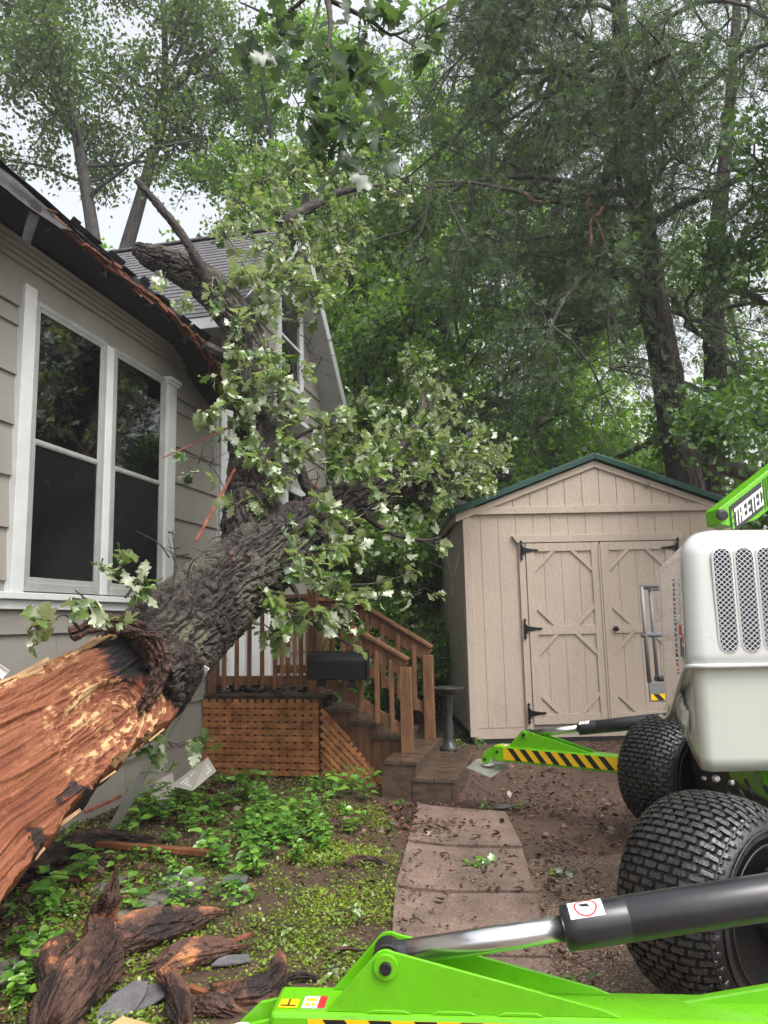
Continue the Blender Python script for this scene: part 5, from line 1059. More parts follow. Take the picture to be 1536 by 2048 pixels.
# leaf clusters
def rnd_dir(rng, n): v = rng.normal(size=(n, 3)); return v / np.linalg.norm(v, axis=1, keepdims=True)
def leaf_clusters(clusters, rng, size, tmpl=OAK, per=7, twig=True, droop=.5):
    """(centre, radius, count): rosettes of leaves at twig tips"""
    Ps, Ds, Ns, Ss, tw = [], [], [], [], []
    for c, R_, n in clusters:
        m_ = max(1, n // per); t = c + rnd_dir(rng, m_) * (R_ * rng.random((m_, 1)) ** .45) * np.array([1, 1, .85])
        td = t - c + np.array([0, 0, .2 * R_]) + rnd_dir(rng, m_) * R_ * .5; td /= np.linalg.norm(td, axis=1, keepdims=True) + 1e-6
        for j in range(m_):
            d = td[j] * .9 + rnd_dir(rng, per) * .75; d[:, 2] -= droop * rng.random(per); pos = t[j] + rnd_dir(rng, per) * .02 - td[j] * rng.random((per, 1)) * .07
            Ps.append(pos); Ds.append(d); Ns.append(rnd_dir(rng, per) * .5 + np.array([0, 0, .55]) * (1 if rng.random() > .28 else -1)); Ss.append(size * (.45 + .65 * rng.random(per)))
            if twig: tw.append((c + rnd_dir(rng, 1)[0] * R_ * .15, t[j]))
    return np.concatenate(Ps), np.concatenate(Ds), np.concatenate(Ns), np.concatenate(Ss), tw
def twigs(tw, r0, name, mt, parent, rng):
    mb = MB()
    for a, b in tw:
        m_ = (a + b) / 2 + rng.normal(size=3) * .15 * np.linalg.norm(b - a) + np.array([0, 0, .05 * np.linalg.norm(b - a)]); mb.tube(spline([a, m_, b], 5), np.linspace(r0, r0 * .35, 5), 4, cap=False)
    return mb.build(name, [mt], parent, smooth=True, kind='stuff')
CL = []   # px, py, Y, spread px, count
CL += [(520, 360, 7.6, 80, 90), (580, 340, 7.8, 80, 100), (650, 350, 8.0, 80, 100), (720, 370, 8.3, 80, 80), (790, 385, 8.6, 60, 50), (480, 415, 7.2, 60, 80), (560, 420, 7.4, 70, 90), (640, 430, 7.8, 70, 80), (450, 470, 7.0, 40, 40), (700, 450, 8.2, 70, 60), (600, 480, 7.4, 60, 70), (660, 520, 7.6, 60, 70), (540, 490, 7.0, 55, 80)]
CL += [(500, 545, 6.6, 50, 70), (570, 560, 6.7, 65, 110), (620, 590, 6.9, 60, 90), (540, 610, 6.5, 50, 60), (590, 630, 6.8, 36, 24), (640, 540, 7.2, 40, 30), (330, 545, 6.5, 28, 16), (300, 585, 6.4, 26, 18), (350, 605, 6.4, 28, 22), (430, 600, 6.3, 34, 30), (470, 640, 6.3, 32, 26), (520, 560, 6.4, 40, 40)]
CL += [(460, 775, 6.1, 42, 42), (520, 745, 6.0, 45, 50), (560, 790, 6.1, 55, 65), (420, 820, 6.0, 30, 22), (600, 740, 6.3, 26, 14), (585, 840, 6.2, 45, 42), (540, 700, 6.2, 40, 30), (500, 800, 5.95, 40, 32), (400, 830, 6.0, 22, 14)]
CL += [(500, 860, 5.9, 30, 22), (475, 830, 6.0, 30, 20), (520, 1000, 5.75, 32, 26), (490, 700, 6.2, 34, 26), (470, 900, 5.9, 24, 14), (545, 960, 5.8, 36, 28), (440, 740, 6.1, 34, 24)]
CL += [(560, 880, 6.0, 45, 50), (610, 900, 6.1, 45, 45), (530, 930, 5.85, 35, 30), (670, 860, 6.5, 55, 60), (720, 880, 6.7, 55, 70), (780, 870, 7.0, 60, 80), (700, 920, 6.4, 50, 55), (760, 930, 6.7, 55, 65), (840, 880, 7.2, 65, 90), (900, 870, 7.4, 60, 80), (950, 900, 7.7, 55, 70), (880, 930, 7.2, 60, 80), (930, 950, 7.4, 50, 55), (820, 950, 6.9, 55, 60), (975, 930, 8.0, 50, 75), (1000, 900, 8.4, 40, 40), (960, 960, 7.8, 45, 55), (920, 900, 7.3, 50, 60), (860, 940, 7.0, 50, 50), (900, 980, 7.2, 45, 55), (860, 1010, 7.0, 45, 40)]
CL += [(820, 740, 8.6, 60, 60), (870, 760, 8.8, 60, 60), (850, 810, 8.4, 60, 60), (910, 800, 8.6, 55, 50), (780, 820, 8.0, 50, 45), (940, 830, 8.6, 50, 45), (730, 800, 7.6, 45, 35), (830, 720, 8.9, 40, 30)]
CL += [(590, 1040, 5.75, 36, 28), (650, 1030, 5.8, 45, 40), (690, 1050, 5.9, 45, 45), (660, 1095, 5.6, 42, 36), (590, 1110, 5.45, 34, 26), (700, 1110, 5.8, 35, 24), (620, 1150, 5.4, 40, 32), (680, 1170, 5.6, 40, 30), (770, 1010, 6.6, 40, 36), (740, 960, 6.3, 40, 36), (800, 1060, 6.4, 40, 26), (870, 1080, 6.4, 26, 12), (640, 1000, 6.0, 36, 30)]
CL += [(690, 1210, 5.5, 38, 36), (560, 1220, 5.35, 42, 44), (545, 1260, 5.35, 38, 36), (590, 1250, 5.35, 34, 26), (640, 1230, 5.4, 34, 26), (705, 1250, 5.45, 32, 24), (530, 1190, 5.4, 34, 26), (700, 1285, 5.45, 24, 10), (800, 1130, 6.4, 50, 24), (840, 1180, 6.6, 40, 14), (750, 1180, 6.0, 40, 18)]
CL += [(245, 1105, 4.35, 34, 16), (285, 1150, 4.4, 34, 14), (270, 1180, 4.35, 26, 9), (205, 1120, 4.3, 22, 7), (150, 1195, 3.9, 38, 18), (190, 1215, 3.95, 30, 12), (60, 1262, 3.75, 38, 14), (110, 1240, 3.8, 30, 10), (345, 1190, 4.75, 22, 12), (250, 1230, 4.1, 22, 8)]
CL += [(350, 1492, 4.55, 36, 14), (385, 1485, 4.6, 26, 8), (285, 1488, 4.5, 26, 8), (330, 1540, 4.6, 24, 6)]
CL += [(425, 965, 5.9, 26, 12), (455, 985, 5.8, 26, 12), (400, 940, 5.9, 20, 8), (480, 1010, 5.7, 30, 18), (535, 1030, 5.7, 28, 18), (440, 860, 6.0, 18, 8), (372, 908, 5.9, 16, 6)]
rng = np.random.default_rng(5)
big, small = [], []
for (x, y, Y, sp, n) in CL: (small if Y > 6.9 else big).append((at(x, y, Y), sp / 1500 * Y, int(n * (1.6 if Y > 6.9 else 1.15))))
P_, D_, N_, S_, tw = leaf_clusters(big, rng, .145, droop=1.1); V, F, R1 = scatter(OAK, P_, D_, N_, S_, rng); fast_mesh('foliage', V, F, 'oak_leaf', oak, {'rnd': R1}, smooth=True)
twigs(tw, .006, 'twigs', 'bark_twig', oak, rng)
P_, D_, N_, S_, tw = leaf_clusters(small, rng, .115, droop=.9); V, F, R1 = scatter(OAK, P_, D_, N_, S_, rng); fast_mesh('foliage', V, F, 'oak_leaf', oak, {'rnd': R1}, smooth=True)
twigs(tw, .006, 'twigs', 'bark_twig', oak, rng)
mb = MB()   # bare twigs
for k in range(60):
    x, y, Y = [(640, 730, 6.4), (480, 1120, 5.4), (350, 1120, 4.9), (870, 1120, 6.6), (420, 930, 5.9), (600, 960, 6.1), (840, 850, 7.6), (620, 690, 6.6)][k % 8]; p = at(x + rng.normal() * 25, y + rng.normal() * 25, Y); d = unit(rng.normal(size=3) + [0, 0, .3]); mb.tube(spline([p, p + d * .1 + rng.normal(size=3) * .02, p + d * .24 + rng.normal(size=3) * .04], 6), np.linspace(.006, .002, 6), 4, cap=False)
for pp in ([(830, 1080, 6.4), (880, 1100, 6.5), (900, 1150, 6.6), (905, 1190, 6.6)], [(700, 1170, 5.9), (760, 1165, 6.0), (840, 1140, 6.1)], [(505, 1185, 5.4), (560, 1215, 5.4), (640, 1250, 5.4)], [(250, 1195, 4.3), (285, 1160, 4.4), (315, 1225, 4.6)], [(280, 1455, 4.45), (310, 1478, 4.5), (370, 1490, 4.55)], [(160, 1260, 4.0), (130, 1230, 3.9), (90, 1250, 3.8)], [(190, 1250, 4.1), (170, 1200, 3.95), (150, 1180, 3.9)], [(355, 905, 5.9), (420, 930, 5.9), (460, 1000, 5.8)], [(330, 1230, 4.8), (350, 1140, 4.8), (345, 1060, 4.8)]):
    mb.tube(spline(A3(pp), 14), np.linspace(.009, .003, 14), 5, cap=False)
mb.build('twigs', ['bark_twig'], oak, smooth=True, kind='stuff')

# ------------------------------------------------------------------ hanging oak bough close to the camera
bough = thing('hanging_bough', 'dark oak bough hanging into the top centre of the view, close by', 'branch', at(680, 100, 3.0))
bl = [([(560, -160, 3.3), (640, -40, 3.1), (660, 40, 3.0), (655, 100, 2.95)], [.022, .018, .012, .006]), ([(640, -30, 3.1), (560, 30, 3.2), (480, 5, 3.3)], [.012, .008, .004]), ([(660, 0, 3.05), (740, 40, 3.1), (790, 70, 3.1), (870, 20, 3.2), (930, -10, 3.3)], [.012, .010, .007, .005, .003]), ([(665, 90, 3.0), (670, 150, 2.95), (665, 200, 2.9)], [.006, .005, .003]), ([(640, 0, 3.1), (615, 90, 3.0)], [.006, .003]), ([(670, 190, 2.9), (740, 270, 2.9), (800, 280, 2.95)], [.005, .004, .002]), ([(790, 70, 3.1), (850, 105, 3.0)], [.005, .003])]
mb = MB()
for pp, r_ in bl: n_ = 14; mb.tube(spline(A3(pp), n_), np.interp(np.linspace(0, 1, n_), np.linspace(0, 1, len(r_)), r_), 7, cap=False)
mb.build('branch', ['bark_twig'], bough, smooth=True)
BC = [(500, 40, 3.2, 45, 14), (560, 60, 3.2, 45, 14), (550, 120, 3.1, 35, 10), (600, 20, 3.2, 40, 10), (640, 130, 3.0, 55, 16), (700, 120, 3.0, 55, 16), (740, 60, 3.1, 55, 16), (800, 20, 3.1, 50, 12), (850, 60, 3.1, 40, 12), (870, 110, 3.0, 36, 9), (600, 210, 2.9, 55, 14), (660, 220, 2.85, 55, 18), (720, 190, 2.9, 55, 15), (770, 180, 3.0, 40, 8), (680, 280, 2.85, 45, 16), (620, 270, 2.9, 40, 9), (750, 270, 2.9, 35, 8), (790, 290, 2.95, 28, 6), (470, 90, 3.3, 36, 8), (900, 20, 3.2, 36, 7), (690, 320, 2.85, 26, 6)]
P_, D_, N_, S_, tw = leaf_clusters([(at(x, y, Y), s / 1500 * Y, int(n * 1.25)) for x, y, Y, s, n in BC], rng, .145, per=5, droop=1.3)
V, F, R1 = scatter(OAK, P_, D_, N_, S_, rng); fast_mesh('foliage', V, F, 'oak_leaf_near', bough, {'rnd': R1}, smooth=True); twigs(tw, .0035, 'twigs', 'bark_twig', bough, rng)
# ------------------------------------------------------------------ trees
def grow(rng, trunk, tr, limbs_n=16, limb_len=3.0, start=.25, levels=(6, 5), up=.35, droop=0.0, bias=(0, 0, 0), seg=.35, spread=1.0, leaf_per=16, leaf_sp=.22, taper_len=True, kink=.25):
    trunk = spline(np.hstack([np.array(trunk), np.array(tr)[:, None]]), 40); pts, rs = trunk[:, :3], trunk[:, 3]; tubes = [(pts, rs, 10)]; lp, ld = [], []
    bias = np.array(bias, float)
    def walk(p, d, L, n, drp):
        out = [p]; 
        for i in range(n): d = unit(d + rng.normal(size=3) * kink + np.array([0, 0, -drp * (i / n)]) ); p = p + d * L / n; out.append(p)
        return np.array(out)
    def leaves(q, dens):
        t = rng.integers(1, len(q), dens); f = rng.random((dens, 1)); pos = q[t - 1] * (1 - f) + q[t] * f; lp.append(pos + rng.normal(size=(dens, 3)) * leaf_sp * .5); dd = q[-1] - q[0]; ld.append(dd[None] / (np.linalg.norm(dd) + 1e-6) * .5 + rng.normal(size=(dens, 3)) * .7 + np.array([0, 0, -.25]))
    for k in range(limbs_n):
        t = start + (1 - start) * (k + rng.random()) / limbs_n; i = min(39, int(t * 39)); p = pts[i]; a = rng.random() * 2 * math.pi
        d = unit(np.array([math.cos(a), math.sin(a), up + rng.random() * .3]) + bias); L = limb_len * (.65 + .6 * rng.random()) * ((1.15 - .75 * t) if taper_len else 1)
        b = walk(p, d, L, 7, droop); r0 = min(rs[i] * .45, .02 + .012 * L); tubes.append((b, np.linspace(r0, r0 * .25, len(b)), 6))
        for s in range(levels[0]):
            j = rng.integers(2, len(b)); d2 = unit(unit(b[j] - b[j - 1]) * .6 + rng.normal(size=3) * .7 * spread + np.array([0, 0, up * .3 - droop * .3])); b2 = walk(b[j], d2, L * (.25 + .25 * rng.random()), 5, droop * 1.4); r1 = r0 * .35; tubes.append((b2, np.linspace(r1, r1 * .3, len(b2)), 4))
            for s2 in range(levels[1]):
                j2 = rng.integers(1, len(b2)); d3 = unit(unit(b2[j2] - b2[j2 - 1]) * .5 + rng.normal(size=3) * .8 + np.array([0, 0, -droop * .4])); b3 = walk(b2[j2], d3, L * (.10 + .12 * rng.random()) + .15, 3, droop * 1.5); tubes.append((b3, np.linspace(r1 * .35, r1 * .15, len(b3)), 3)); leaves(b3, leaf_per)
            leaves(b2, leaf_per // 2)
    return tubes, np.concatenate(lp), np.concatenate(ld)
def make_tree(name, label, cat_, base, trunk, tr, leafm, barkm, lsize, seed, tmpl=LEAF4, group=None, nrm_up=.6, **kw):
    rng = np.random.default_rng(seed); t = thing(name, label, cat_, base, group)
    tubes, lp, ld = grow(rng, trunk, tr, **kw)
    mb = MB(); 
    for q, r, k in tubes[1:]: mb.tube(q, r, k, cap=False)
    if barkm == 'bark_cedar':
        V, F, A = bark_tube(tubes[0][0][::3], tubes[0][1][::3], 500, 110, .03, 'cedar', seed, .10); fast_mesh('trunk', V, F, 'bark_cedar', t, {'h': A}, smooth=True); bm_ = 'bark_far'
    else:
        m2 = MB(); m2.tube(tubes[0][0], tubes[0][1], 12); m2.build('trunk', [barkm], t, smooth=True); bm_ = barkm
    mb.build('branches', [bm_], t, smooth=True, kind='stuff')
    n = len(lp); V, F, R1 = scatter(tmpl, lp, ld, rng.normal(size=(n, 3)) * .6 + np.array([0, 0, nrm_up]), lsize * (.6 + .7 * rng.random(n)), rng, np.clip(rng.normal(.45, .25, n) + .25 * (fbm(lp * .8, 2) - .5), 0, 1)); fast_mesh('crown', V, F, leafm, t, {'rnd': R1})
    return t
def dup(t, loc, rotz=0, sc=1.0, label=None, group=None):
    c = t.copy(); COL.objects.link(c); c.location = loc; c.rotation_euler = (0, 0, rotz); c.scale = (sc, sc, sc); ROOT[c.name] = np.array(loc)
    if label: c['label'] = label
    if group: c['group'] = group
    for ch in list(t.children): k = ch.copy(); COL.objects.link(k); k.parent = c
    return c
def G(p): return np.array([p[0], p[1], 0.0])
# cedar spray: a little fan of thin blades
_v, _f = [], []
_r6 = np.random.default_rng(2)
for k in range(9):
    sd = 1 if k % 2 else -1; t0 = .08 + .085 * k; a = sd * (.55 + .25 * _r6.random()) if k < 8 else 0; L_ = (.42 - .03 * k) * (.7 + .5 * _r6.random()); b = len(_v); dx, dy = math.sin(a), math.cos(a); px, py = dy * .045, -dx * .045; o = [0, t0, .03 * math.sin(k)]; zz = _r6.normal() * .12
    _v += [o, [o[0] + dx * L_ * .5 + px, o[1] + dy * L_ * .5 + py, o[2] + .02], [o[0] + dx * L_, o[1] + dy * L_, o[2] + zz], [o[0] + dx * L_ * .5 - px, o[1] + dy * L_ * .5 - py, o[2]]]; _f.append([b, b + 1, b + 2, b + 3])
SPRAY = (np.array(_v), _f)
# main cedar
cb = [(1372, 975, 11.5), (1352, 860, 11.5), (1328, 720, 11.5), (1300, 560, 11.5), (1282, 440, 11.5), (1262, 280, 11.5), (1247, 130, 11.5), (1238, 0, 11.5), (1236, -160, 11.5), (1240, -330, 11.5)]
cp = A3(cb); g0 = cp[0] + (cp[0] - cp[1]) * (cp[0][2] / (cp[1][2] - cp[0][2])); base = G(g0)
make_tree('cedar_tree', 'tall shaggy cedar with a snapped top directly behind the garden shed', 'cedar', base, [g0] + cp, [.36, .255, .25, .235, .22, .20, .18, .155, .12, .09, .05], 'leaf_cedar', 'bark_cedar', .165, 3, tmpl=SPRAY, limbs_n=54, limb_len=3.5, start=.36, levels=(9, 5), up=.08, droop=.30, bias=(-.75, .0, 0), leaf_per=20, leaf_sp=.20, kink=.22, taper_len=False, nrm_up=.2)
cb2 = [(1424, 985, 14), (1430, 860, 14), (1430, 720, 14), (1426, 580, 14), (1438, 430, 14), (1452, 300, 14), (1464, 150, 14), (1475, 0, 14), (1490, -200, 14)]
cp2 = A3(cb2); g2 = G(cp2[0]) + np.array([-.05, 0, 0])
make_tree('cedar_tree', 'straight bare-trunked cedar right of the snapped one', 'cedar', G(g2), [g2] + cp2, [.26, .22, .21, .205, .19, .15, .12, .10, .08, .05], 'leaf_cedar', 'bark_cedar', .165, 4, tmpl=SPRAY, limbs_n=22, limb_len=3.0, start=.25, levels=(6, 4), up=.1, droop=.2, bias=(.35, .1, 0), leaf_per=11, kink=.3, taper_len=False)
M('torn_stub', (0.20, 0.085, 0.05), 0.7, var=0.5, scale=9, bump=0.4, col2=(0.42, 0.22, 0.13))
bs = thing('snapped_branch', 'split orange broken cedar branch dangling in the crown left of the trunk', 'broken branch', at(1185, 470, 10.2))
mb = MB(); 
for pp, r_ in (([(1180, 395, 10.2), (1172, 415, 10.2), (1192, 440, 10.2), (1205, 470, 10.2), (1215, 500, 10.2)], .022), ([(1180, 520, 10.2), (1183, 480, 10.2), (1182, 440, 10.2), (1200, 425, 10.2)], .028), ([(1205, 415, 10.2), (1196, 432, 10.2)], .03)): mb.tube(spline(A3(pp), 14), np.linspace(r_, r_ * .5, 14) , 6)
mb.build('split_wood', ['torn_stub'], bs, smooth=True)
mb = MB(); mb.tube(A3([(1050, 386, 10.5), (1067, 402, 10.5)]), [.02, .035], 6); mb.tube(A3([(1067, 402, 10.5), (1085, 404, 10.55), (1100, 402, 10.6)]), [.02, .015, .01], 6)
mb.build('broken_limb', ['torn_stub'], bs, smooth=True)
# two ash trees far left, sparse crowns against the sky
def px_tree(pp, rr_, **kw): q = A3(pp); d_ = (q[0] - q[1]) * .5; d_[0] *= .6; b1 = q[0] + d_; g = b1.copy(); g[2] = 0; ms = [g + (b1 - g) * f for f in (0, .25, .5, .75)] ; return ms + [b1] + q, [rr_[0] * 1.3] * 4 + [rr_[0] * 1.1] + rr_, G(g)
tk, tr_, b_ = px_tree([(192, 520, 17), (182, 440, 17), (165, 340, 17), (148, 240, 17), (130, 160, 17), (110, 60, 17), (95, -60, 17), (85, -200, 17)], [.18, .155, .135, .12, .10, .08, .06, .03])
make_tree('ash_tree', 'sparse ash tree leaning left behind the wing roof, leftmost tree', 'ash', b_, tk, tr_, 'leaf_sparse', 'bark_grey', .125, 8, limbs_n=28, limb_len=4.2, start=.55, levels=(7, 5), up=.25, leaf_per=16, leaf_sp=.35, bias=(-.15, 0, 0), kink=.28)
tk, tr_, b_ = px_tree([(252, 500, 17.5), (275, 420, 17.5), (300, 330, 17.5), (318, 260, 17.5), (328, 190, 17.5), (330, 90, 17.5), (325, -20, 17.5), (330, -180, 17.5)], [.175, .155, .135, .12, .10, .08, .06, .03])
t_ash = make_tree('ash_tree', 'slender forked ash with pale sky around it, behind the wing ridge', 'ash', b_, tk, tr_, 'leaf_sparse', 'bark_grey', .125, 9, limbs_n=24, limb_len=3.6, start=.58, levels=(7, 4), up=.5, leaf_per=15, leaf_sp=.35, bias=(.15, 0, 0), kink=.22)
mb = MB(); mb.tube(spline(A3([(325, 200, 17.5), (370, 150, 17.4), (430, 100, 17.3), (470, 60, 17.2)]), 12), np.linspace(.085, .03, 12), 8); mb.tube(spline(A3([(308, 300, 17.5), (270, 210, 17.4), (225, 165, 17.3), (170, 120, 17.2)]), 12), np.linspace(.05, .015, 12), 8); mb.build('fork', ['bark_grey'], t_ash, smooth=True)
# middle maple with several dark stems
tk, tr_, b_ = px_tree([(735, 880, 14.5), (745, 780, 14.5), (728, 700, 14.5), (735, 560, 14.5), (750, 420, 14.5), (760, 280, 14.5), (765, 120, 14.5)], [.20, .17, .14, .12, .10, .08, .04])
mp = make_tree('maple_tree', 'many-stemmed dark maple in the middle, behind the fallen oak', 'maple', b_, tk, tr_, 'leaf_mid', 'bark_far', .125, 12, limbs_n=32, limb_len=3.6, start=.36, levels=(8, 5), up=.35, leaf_per=30, kink=.25)
mb = MB()
for pp, r_ in (([(740, 860, 14.4), (715, 760, 14.3), (705, 640, 14.3), (700, 480, 14.2)], .12), ([(745, 800, 14.5), (790, 720, 14.4), (830, 640, 14.3), (860, 520, 14.2)], .10), ([(740, 760, 14.5), (770, 690, 14.6), (775, 560, 14.6)], .08)): mb.tube(spline(A3(pp), 12), np.linspace(r_, r_ * .4, 12), 8)
mb.build('stem', ['bark_far'], mp, smooth=True)
def quick(name, label, cat_, x, y, h, seed, leafm, size, limbs_n=34, ll=3.6, start=.22, **kw):
    rg = np.random.default_rng(seed); tk = [np.array([x + rg.normal() * .25 * k, y + rg.normal() * .2 * k, h * k / 5]) for k in range(6)]; tk[0] = np.array([x, y, -.05])
    return make_tree(name, label, cat_, (x, y, 0), tk, [.24, .2, .16, .12, .08, .03], leafm, 'bark_far', size, seed, limbs_n=limbs_n, limb_len=ll, start=start, levels=kw.pop('levels', (8, 5)), up=.35, leaf_per=kw.pop('leaf_per', 16), kink=.25, **kw)
q1 = quick('elm_tree', 'tall green elm filling the gap between the house gable and the cedar', 'elm', 1.8, 17.5, 17, 21, 'leaf_mid', .14, limbs_n=26, ll=4.2, leaf_per=17)
q2 = quick('linden_tree', 'bright yellow-green linden glowing far behind the dark maple', 'linden', -2.5, 24, 15, 22, 'leaf_bright', .17, limbs_n=30, ll=5.0, leaf_per=22)
q3 = quick('elm_tree', 'broad elm behind the wing roof, left of the dark maple', 'elm', -3.6, 18.5, 17, 23, 'leaf_mid', .14, limbs_n=28, ll=4.0, start=.3, leaf_per=22)
dup(q2, (6.5, 25, 0), 2.0, 1.0, 'bright linden far behind the two cedar trunks')
dup(q1, (4.2, 21, 0), 1.1, 1.0, 'green elm behind the snapped cedar crown')
dup(q1, (11.5, 24, 0), 2.7, .85, 'green elm at the far right behind the straight cedar')
dup(q2, (-9, 27, 0), 4.0, .95, 'pale linden low behind the leftmost ash')
dup(q2, (2.2, 28, 0), 5.0, 1.1, 'farthest linden seen between the shed roof and the oak leaves')
dup(q3, (-15, 22, 0), 1.0, .9, 'elm beyond the torn eave at the left edge')
# trees on the right whose leaves reach in, and whose shapes the windows reflect
tm_ = quick('maple_tree', 'fresh green maple reaching in at the right edge over the boom', 'maple', 5.3, 8.6, 10.0, 31, 'leaf_maple', .09, limbs_n=44, ll=2.5, bias=(-.1, 0, 0), start=.52, levels=(8, 5), leaf_per=14, tmpl=OVAL)
quick('ash_sapling', 'young ash with long pale leaflets low beside the straight cedar', 'sapling', 5.2, 8.2, 3.8, 32, 'leaf_maple', .078, limbs_n=13, ll=1.0, start=.62, levels=(6, 4), leaf_per=12, tmpl=OVAL, bias=(-.3, -.1, 0))
# dark shrubs filling the gap between house and shed
s1 = quick('shrub', 'dense dark shrub behind the porch stairs', 'shrub', -.2, 12.2, 3.4, 41, 'leaf_mid', .10, limbs_n=24, ll=1.5, start=.05, levels=(8, 5), leaf_per=20)
dup(s1, (.9, 13.6, 0), 1.2, 1.15, 'leafy shrub close behind the left wall of the shed')
dup(s1, (-1.2, 14.5, 0), 2.2, 1.2, 'shrub beside the far corner of the gabled wing')
dup(s1, (.35, 11.2, 0), 3.3, .75, 'low shrub beside the birdbath and shed wall')
dup(s1, (3.6, 14.6, 0), 4.2, 1.5, 'tall shrub hidden behind the shed roof peak')
dup(s1, (6.6, 16.0, 0), 5.2, 1.5, 'shrub between the bases of the two cedars')
dup(s1, (9.3, 15.0, 0), .6, 1.6, 'shrub right of the straight cedar base')
# ------------------------------------------------------------------ ground cover and debris
rng = np.random.default_rng(77)
def in_poly(x, y, poly):
    poly = np.array(poly); n = len(poly); ins = np.zeros(len(x), bool); j = n - 1
    for i in range(n):
        c = ((poly[i, 1] > y) != (poly[j, 1] > y)) & (x < (poly[j, 0] - poly[i, 0]) * (y - poly[i, 1]) / (poly[j, 1] - poly[i, 1] + 1e-12) + poly[i, 0]); ins ^= c; j = i
    return ins
def sample(poly, n, dens=None):
    P = np.array(poly); x = rng.uniform(P[:, 0].min(), P[:, 0].max(), n); y = rng.uniform(P[:, 1].min(), P[:, 1].max(), n); k = in_poly(x, y, poly); x, y = x[k], y[k]
    if dens is not None: k = rng.random(len(x)) < dens(x, y); x, y = x[k], y[k]
    return x, y
bed = [(-3.2, 1.0), (-.05, 1.0), (.02, 3.4), (.08, 4.4), (.1, 5.2), (-.1, 6.6), (-.6, 7.6), (-1.9, 7.6), (-2.2, 6.4), (-2.5, 4.6), (-3.2, 1.5)]
def gz(x, y): return gh(x, y)
# low green carpet
def n2(x, y, f, o=0): return fbm(np.stack([x * f + o, y * f, x * 0 + o], -1), 3)
x, y = sample(bed, 260000, lambda x, y: np.clip((n2(x, y, 2.6) - .35) * 4.2, 0.08, 1) * (.30 + .7 * sm(-2.2, -.9, x)) * (1 - .8 * sm(5.6, 6.6, y)) * sm(.12, -.12, x + .05 * 0))
n = len(x); pos = np.stack([x, y, gz(x, y) + rng.random(n) * .022 + .004], -1); d = rng.normal(size=(n, 3)) * [1, 1, .35]; d[:, 2] += .25
V, F, R1 = scatter(LEAF4, pos, d, rng.normal(size=(n, 3)) * .45 + [0, 0, 1], .010 + .018 * rng.random(n) ** 2, rng, np.clip(n2(x, y, 3, 9) * 1.1 + rng.normal(size=n) * .2 - .05, 0, 1))
fast_mesh('ground_cover', V, F, 'leaf_cover', None, {'rnd': R1}, kind='stuff', label='moss and tiny clover-like green carpet left of the paved path', cat='ground cover')
# brown litter and bark chips
def chips(name, poly, n_, s0, s1, label, dens=None, mt='litter', up=.012, tm=LEAF4):
    x, y = sample(poly, n_, dens); n = len(x); pos = np.stack([x, y, gz(x, y) + .008 + rng.random(n) * up + (.028 * ((x > .03) & (x < .75) & (y < 5.9)))], -1); d = rng.normal(size=(n, 3)) * [1, 1, .25]
    V, F, R1 = scatter(tm, pos, d, rng.normal(size=(n, 3)) * .4 + [0, 0, 1], s0 + (s1 - s0) * rng.random(n) ** 1.4, rng, np.clip(rng.random(n) ** 1.8, 0, 1)); fast_mesh(name, V, F, mt, None, {'rnd': R1}, kind='stuff', label=label, cat='litter')
CHIP = (np.array([[-.2, 0, 0], [.22, .05, 0], [.2, .9, .02], [-.15, 1, 0], [-.16, .1, .28], [.15, .1, .3], [.14, .85, .3], [-.1, .9, .26]]), [[0, 3, 2, 1], [4, 5, 6, 7], [0, 1, 5, 4], [1, 2, 6, 5], [2, 3, 7, 6], [3, 0, 4, 7]])
yard = [(-3, 1), (4, 1), (4, 9), (2.2, 8.6), (-.4, 8.6), (-2.2, 7.2), (-3, 2)]
chips('bark_chips', yard, 60000, .004, .032, 'brown bark chips and crumbs scattered over the soil and paving', lambda x, y: np.clip((n2(x, y, 1.7, 3) - .36) * 2.6, .02, 1) * (1 - .7 * ((x > 0.02) & (x < .7) & (y < 5.8))), tm=CHIP)
chips('leaf_litter', yard, 42000, .02, .075, 'dead brown leaves lying around the steps and under the weeds', lambda x, y: np.clip((n2(x, y, 1.3, 6) - .42) * 3.0, 0.0, 1) * (.22 * (1 - .8 * ((x > .02) & (x < .7) & (y < 5.6))) + 1.3 * sm(5.2, 6.1, y) * sm(1.3, .3, x - .2 * (y - 6)) + 1.3 * sm(-.9, -1.5, x) + 1.1 * np.exp(-((x - 1.05) ** 2 / .10 + (y - 4.35) ** 2 / .06)) + 1.1 * np.exp(-((x - .95) ** 2 / .05 + (y - 3.0) ** 2 / .10)) + .6 * np.exp(-((x - 1.7) ** 2 / .3 + (y - 7.9) ** 2 / .12))))
chips('dark_crumbs', [(-.02, 1.4), (.7, 1.4), (.8, 4.4), (.9, 5.8), (.2, 5.8), (.02, 4.2)], 420, .008, .034, 'dark wet bark crumbs dotting the concrete path slabs', lambda x, y: np.clip((n2(x, y, 3, 1) - .35) * 3, .05, 1), tm=CHIP)
